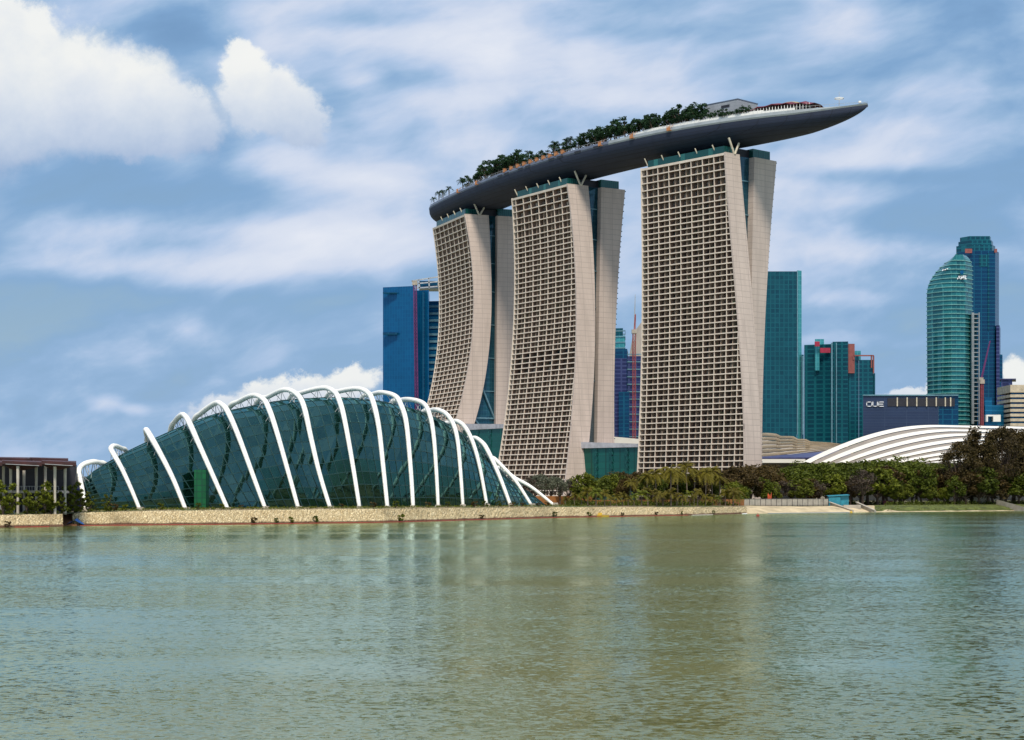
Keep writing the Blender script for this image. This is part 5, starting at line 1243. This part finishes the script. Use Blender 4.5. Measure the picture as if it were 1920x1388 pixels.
for a, b_ in (((1600, 667), (1638, 667)), ((1638, 667), (1638, 700)), ((1600, 667), (1600, 675)), ((1634, 667), (1634, 690))): m.bar(P(*a, Y + 27), P(*b_, Y + 27), 1.2)
m.build('roof_frame', M['salmon'], e); block(e, 'side_glass', M['tealgl'], [(1638, Y + 32), (1641, Y + 32), (1641, Y + 60), (1638, Y + 60)], 700)
# letters as curves converted to mesh geometry
def text(txt, size, loc, mt, parent, depth=.3, bold=0.0, name='lettering', sx=1.0):
    cu = bpy.data.curves.new(name, 'FONT'); cu.body = txt; cu.size = size; cu.extrude = depth; cu.offset = bold
    o = bpy.data.objects.new('tmp', cu); COL.objects.link(o); dg = bpy.context.evaluated_depsgraph_get(); dg.update()
    me = bpy.data.meshes.new_from_object(o.evaluated_get(dg)); COL.objects.unlink(o); bpy.data.objects.remove(o)
    me.materials.clear(); me.materials.append(mt); r = bpy.data.objects.new(name, me); COL.objects.link(r); r.parent = parent; r.location = Vector(loc) - wloc(parent); r.rotation_euler = (R(90), 0, 0); r.scale = (sx, 1, 1); return r
Y = 1430
e = empty('dark_clad_building', (PX(1700, Y), Y, 4.6), 'wide low slate-blue building with white lettering OUE near its top left', 'building')
ty = 741; block(e, 'wall', M['slatedk'], [(1618, Y), (1760, Y), (1760, Y + 50), (1620, Y + 50)], 742); block(e, 'wall', M['navygl'], [(1760.5, Y + 1), (1797, Y + 1), (1797, Y + 50), (1760.5, Y + 50)], 740)
m = MB(); m.box(PX(1664, Y), PX(1790, Y), Y - .35, Y - .05, zpx(762, Y), zpx(747, Y)); m.build('window', M['darkint'], e)
for x in (1682, 1700.5, 1718.5, 1737, 1755, 1772, 1782): vert(e, 'fin', M['strut'], x, Y - .4, 745.5, 762, .9)
vert(e, 'parapet', M['paleline'], 1707, Y - .1, 740.2, 742.4, PX(1797, Y) - PX(1618, Y))
def stroke(segs, Y, mt, parent, w=.55, name='letter'):
    m = MB()
    for pts in segs:
        m_pts = [P(*p, Y) for p in pts]
        for a, b_ in zip(m_pts, m_pts[1:]): dd = (b_ - a).normalized() * w * .45; m.bar(a - dd, b_ + dd, w, .5, up=(0, 1, 0))
    return m.build(name, mt, parent)
LY = Y - .6
stroke([[(1626.5, 754), (1633, 754), (1634.6, 755.5), (1634.6, 760.5), (1633, 762), (1626.5, 762), (1625, 760.5), (1625, 755.5), (1626.5, 754)]], LY, M['letter'], e)
stroke([[(1636.6, 754), (1636.6, 760.5), (1638, 762), (1643.5, 762), (1645, 760.5), (1645, 754)]], LY, M['letter'], e)
stroke([[(1656.2, 754), (1648.6, 754), (1647.2, 755.5), (1647.2, 760.5), (1648.6, 762), (1656.2, 762)], [(1647.6, 758), (1655.4, 758)]], LY, M['letter'], e)
# curved sea-green tower
Y = 1700
e = B('curved_tower', 1785, Y, 'sea-green glass tower with sail-curved left shoulder and pale floor lines')
lft = [(1739, 800), (1738.5, 700), (1738, 600), (1738, 560), (1738, 545), (1739.5, 534), (1743, 524), (1748, 515), (1755, 505), (1763, 496), (1772, 488), (1782, 481), (1790, 476.5)]
rgt = [(1824, 800), (1823, 600), (1823, 500), (1822, 492), (1819, 484), (1815, 479), (1812, 476.5)]
def xl(y): return float(np.interp(-y, [-p[1] for p in lft], [p[0] for p in lft]))
def xr(y): return float(np.interp(-y, [-p[1] for p in rgt], [p[0] for p in rgt]))
m = MB(); rows_ = []; bn = MB()
def ring(y, o_=0):
    a, b_ = xl(y), xr(y); mid = min(max(1791, a + 2), b_ - 2); r = []
    for q in range(9):
        f = q / 8; x = a + (mid - a) * f; yy = Y + 22 * (1 - f) ** 2 - o_; r.append(Vector((PX(x, yy) - (o_ if q == 0 else 0), yy, zpx(y, Y))))
    r.append(Vector((PX((mid + b_) / 2 + 4, Y), Y + 2 - o_, zpx(y, Y)))); r.append(Vector((PX(b_, Y + 14) + o_, Y + 14, zpx(y, Y)))); r.append(Vector((PX(b_, Y + 50), Y + 50, zpx(y, Y)))); r.append(Vector((PX(a, Y + 50) + 3, Y + 50, zpx(y, Y)))); return r
ys_ = list(np.arange(800, 476.5, -4.1)) + [476.5]
for y in ys_: rows_.append(ring(y))
m.grid(rows_, close=True); m.poly(rows_[-1]); m.build('glass_facade', M['curvegl'], e)
for y in np.arange(796, 485, -8.3):
    r0 = ring(y, .9); r1 = ring(y - 1.5, .9); ri = ring(y); bn.grid([r0[:11], r1[:11]]); bn.grid([ri[:11], r0[:11]]); bn.grid([r1[:11], ring(y - 1.5)[:11]])
bn.build('floor_bands', M['mullgreen'], e)
m = MB(); x0, x1 = 1823.5, 1836.5
for y in np.arange(588, 795, 8): m.box(PX(x0, Y), PX(x1, Y), Y + 2, Y + 14, zpx(y + 1.5, Y), zpx(y, Y))
for x in (x0, x0 + 2.5, x1): m.box(PX(x, Y) - .4, PX(x, Y) + .4, Y + 1, Y + 3, zpx(795, Y), zpx(586, Y))
m.build('balcony_frame', M['rimlight'], e); m = MB(); m.box(PX(x0, Y), PX(x1, Y), Y + 8, Y + 14, 4.6, zpx(590, Y)); m.build('side_glass', M['tealgl'], e)
LY = Y - 1.4
stroke([[(1795.5, 523), (1799, 517.5), (1801, 523)], [(1797, 521.2), (1800.5, 521.2)]], LY, M['letter'], e, .9); stroke([[(1802.2, 523), (1803, 517.5), (1806, 523), (1806.8, 517.5)]], LY, M['letter'], e, .9); stroke([[(1807.8, 517.8), (1811.5, 517.8), (1807.8, 523), (1811.5, 523)]], LY, M['letter'], e, .9)
m = MB(); p = P(1803.5, 511, LY); m.tube([p, p + Vector((0, -.6, 0))], 1.8, 14); m.build('emblem', M['bluegl'], e)
stroke([[(1767, 507.5), (1769, 505), (1771, 507), (1774, 504.5), (1778, 504)]], Y + 3.5, M['letter'], e, .8)
# dark blue stepped tower
Y = 1850
e = B('stepped_tower', 1840, Y, 'tall dark blue tower with stepped flat crown behind the sea-green one')
block(e, 'glass_facade', M['navygl'], [(1796, Y + 12), (1822, Y), (1866, Y), (1873, Y + 14), (1873, Y + 60), (1796, Y + 60)], 473)
block(e, 'crown', M['darkteal'], [(1793, Y + 14), (1822, Y + 2), (1860, Y + 2), (1866, Y + 14), (1866, Y + 55), (1793, Y + 55)], 462, zpx(473, Y)); block(e, 'crown', M['darkteal'], [(1797, Y + 16), (1820, Y + 4), (1859, Y + 4), (1862, Y + 14), (1862, Y + 50), (1797, Y + 50)], 454, zpx(462, Y)); block(e, 'crown', M['darkteal'], [(1800, Y + 18), (1818, Y + 6), (1856, Y + 6), (1858, Y + 14), (1858, Y + 46), (1800, Y + 46)], 446, zpx(454, Y))
block(e, 'side_wing', M['purple'], [(1868, Y - 5), (1874, Y - 5), (1876, Y + 30), (1868, Y + 30)], 610); block(e, 'side_wing', M['navygl'], [(1874, Y + 5), (1879.5, Y + 5), (1880, Y + 30), (1874, Y + 30)], 665)
for (xa, xb, ya, yb) in ((1809, 1822, 467, 475), (1864, 1869, 467, 474)): m = MB(); m.box(PX(xa, Y), PX(xb, Y), Y - 1.5, Y - .4, zpx(yb, Y), zpx(ya, Y)); m.build('sign_panel', M['salmon'], e)
m = MB(); m.box(PX(1852, Y), PX(1854.5, Y), Y - .8, Y - .2, zpx(620, Y), zpx(475, Y)); m.box(PX(1836, Y), PX(1851, Y), Y - .6, Y - .2, zpx(500, Y), zpx(478, Y)); m.build('glass_strip', M['darkteal'], e)
crane('tower_crane', 'magenta luffing tower crane in front of the stepped dark blue tower', M['cranep'], 1838, Y - 100, 712, 800, 1.5, ((1839, 712), (1856, 640)))
crane('tower_crane', 'short orange-red construction hoist mast beside the sea-green tower base', M['crane'], 1841, Y - 120, 716, 800, 1.2)
Y = 1600
e = B('office_block', 1893, Y + 60, 'small purple-blue block with overhanging roof at the right edge'); block(e, 'glass_facade', M['purple'], [(1877, Y + 60), (1898, Y + 60), (1898, Y + 90), (1877, Y + 90)], 712); block(e, 'roof', M['blueroof'], [(1875, Y + 58), (1905, Y + 58), (1905, Y + 92), (1875, Y + 92)], 710, zpx(712, Y + 60) + .01)
e = empty('banded_building', (PX(1915, Y), Y, 4.6), 'beige building with dark window bands at the right edge', 'building')
block(e, 'wall', M['navygl'], [(1895, Y), (1960, Y), (1960, Y + 40), (1895, Y + 40)], 723)
for y in np.arange(722, 800, 9): m = MB(); m.box(PX(1893.5, Y), PX(1962, Y), Y - 1.5, Y + 42, zpx(y + (9 if y == 722 else 5.2), Y), zpx(y, Y) + (.01 if y else 0)); m.build('floor_band', M['beigeb'], e)
e = empty('blue_building', (PX(1865, Y), Y, 4.6), 'low bright blue building with white gable between the right-hand towers', 'building')
block(e, 'wall', M['bluegl2'], [(1845, Y + 20), (1893, Y + 20), (1893, Y + 40), (1845, Y + 40)], 760); block(e, 'wall', M['bluegl2'], [(1847, Y + 16), (1860, Y + 16), (1860, Y + 19), (1847, Y + 19)], 745)
m = MB(); 
for xa, xb, ya, yb in ((1855, 1882, 777, 780), (1855, 1858, 780, 790), (1868, 1882, 780, 790)): m.box(PX(xa, Y), PX(xb, Y), Y + 10, Y + 15, zpx(yb, Y), zpx(ya, Y))
m.build('gable', M['white'], e)
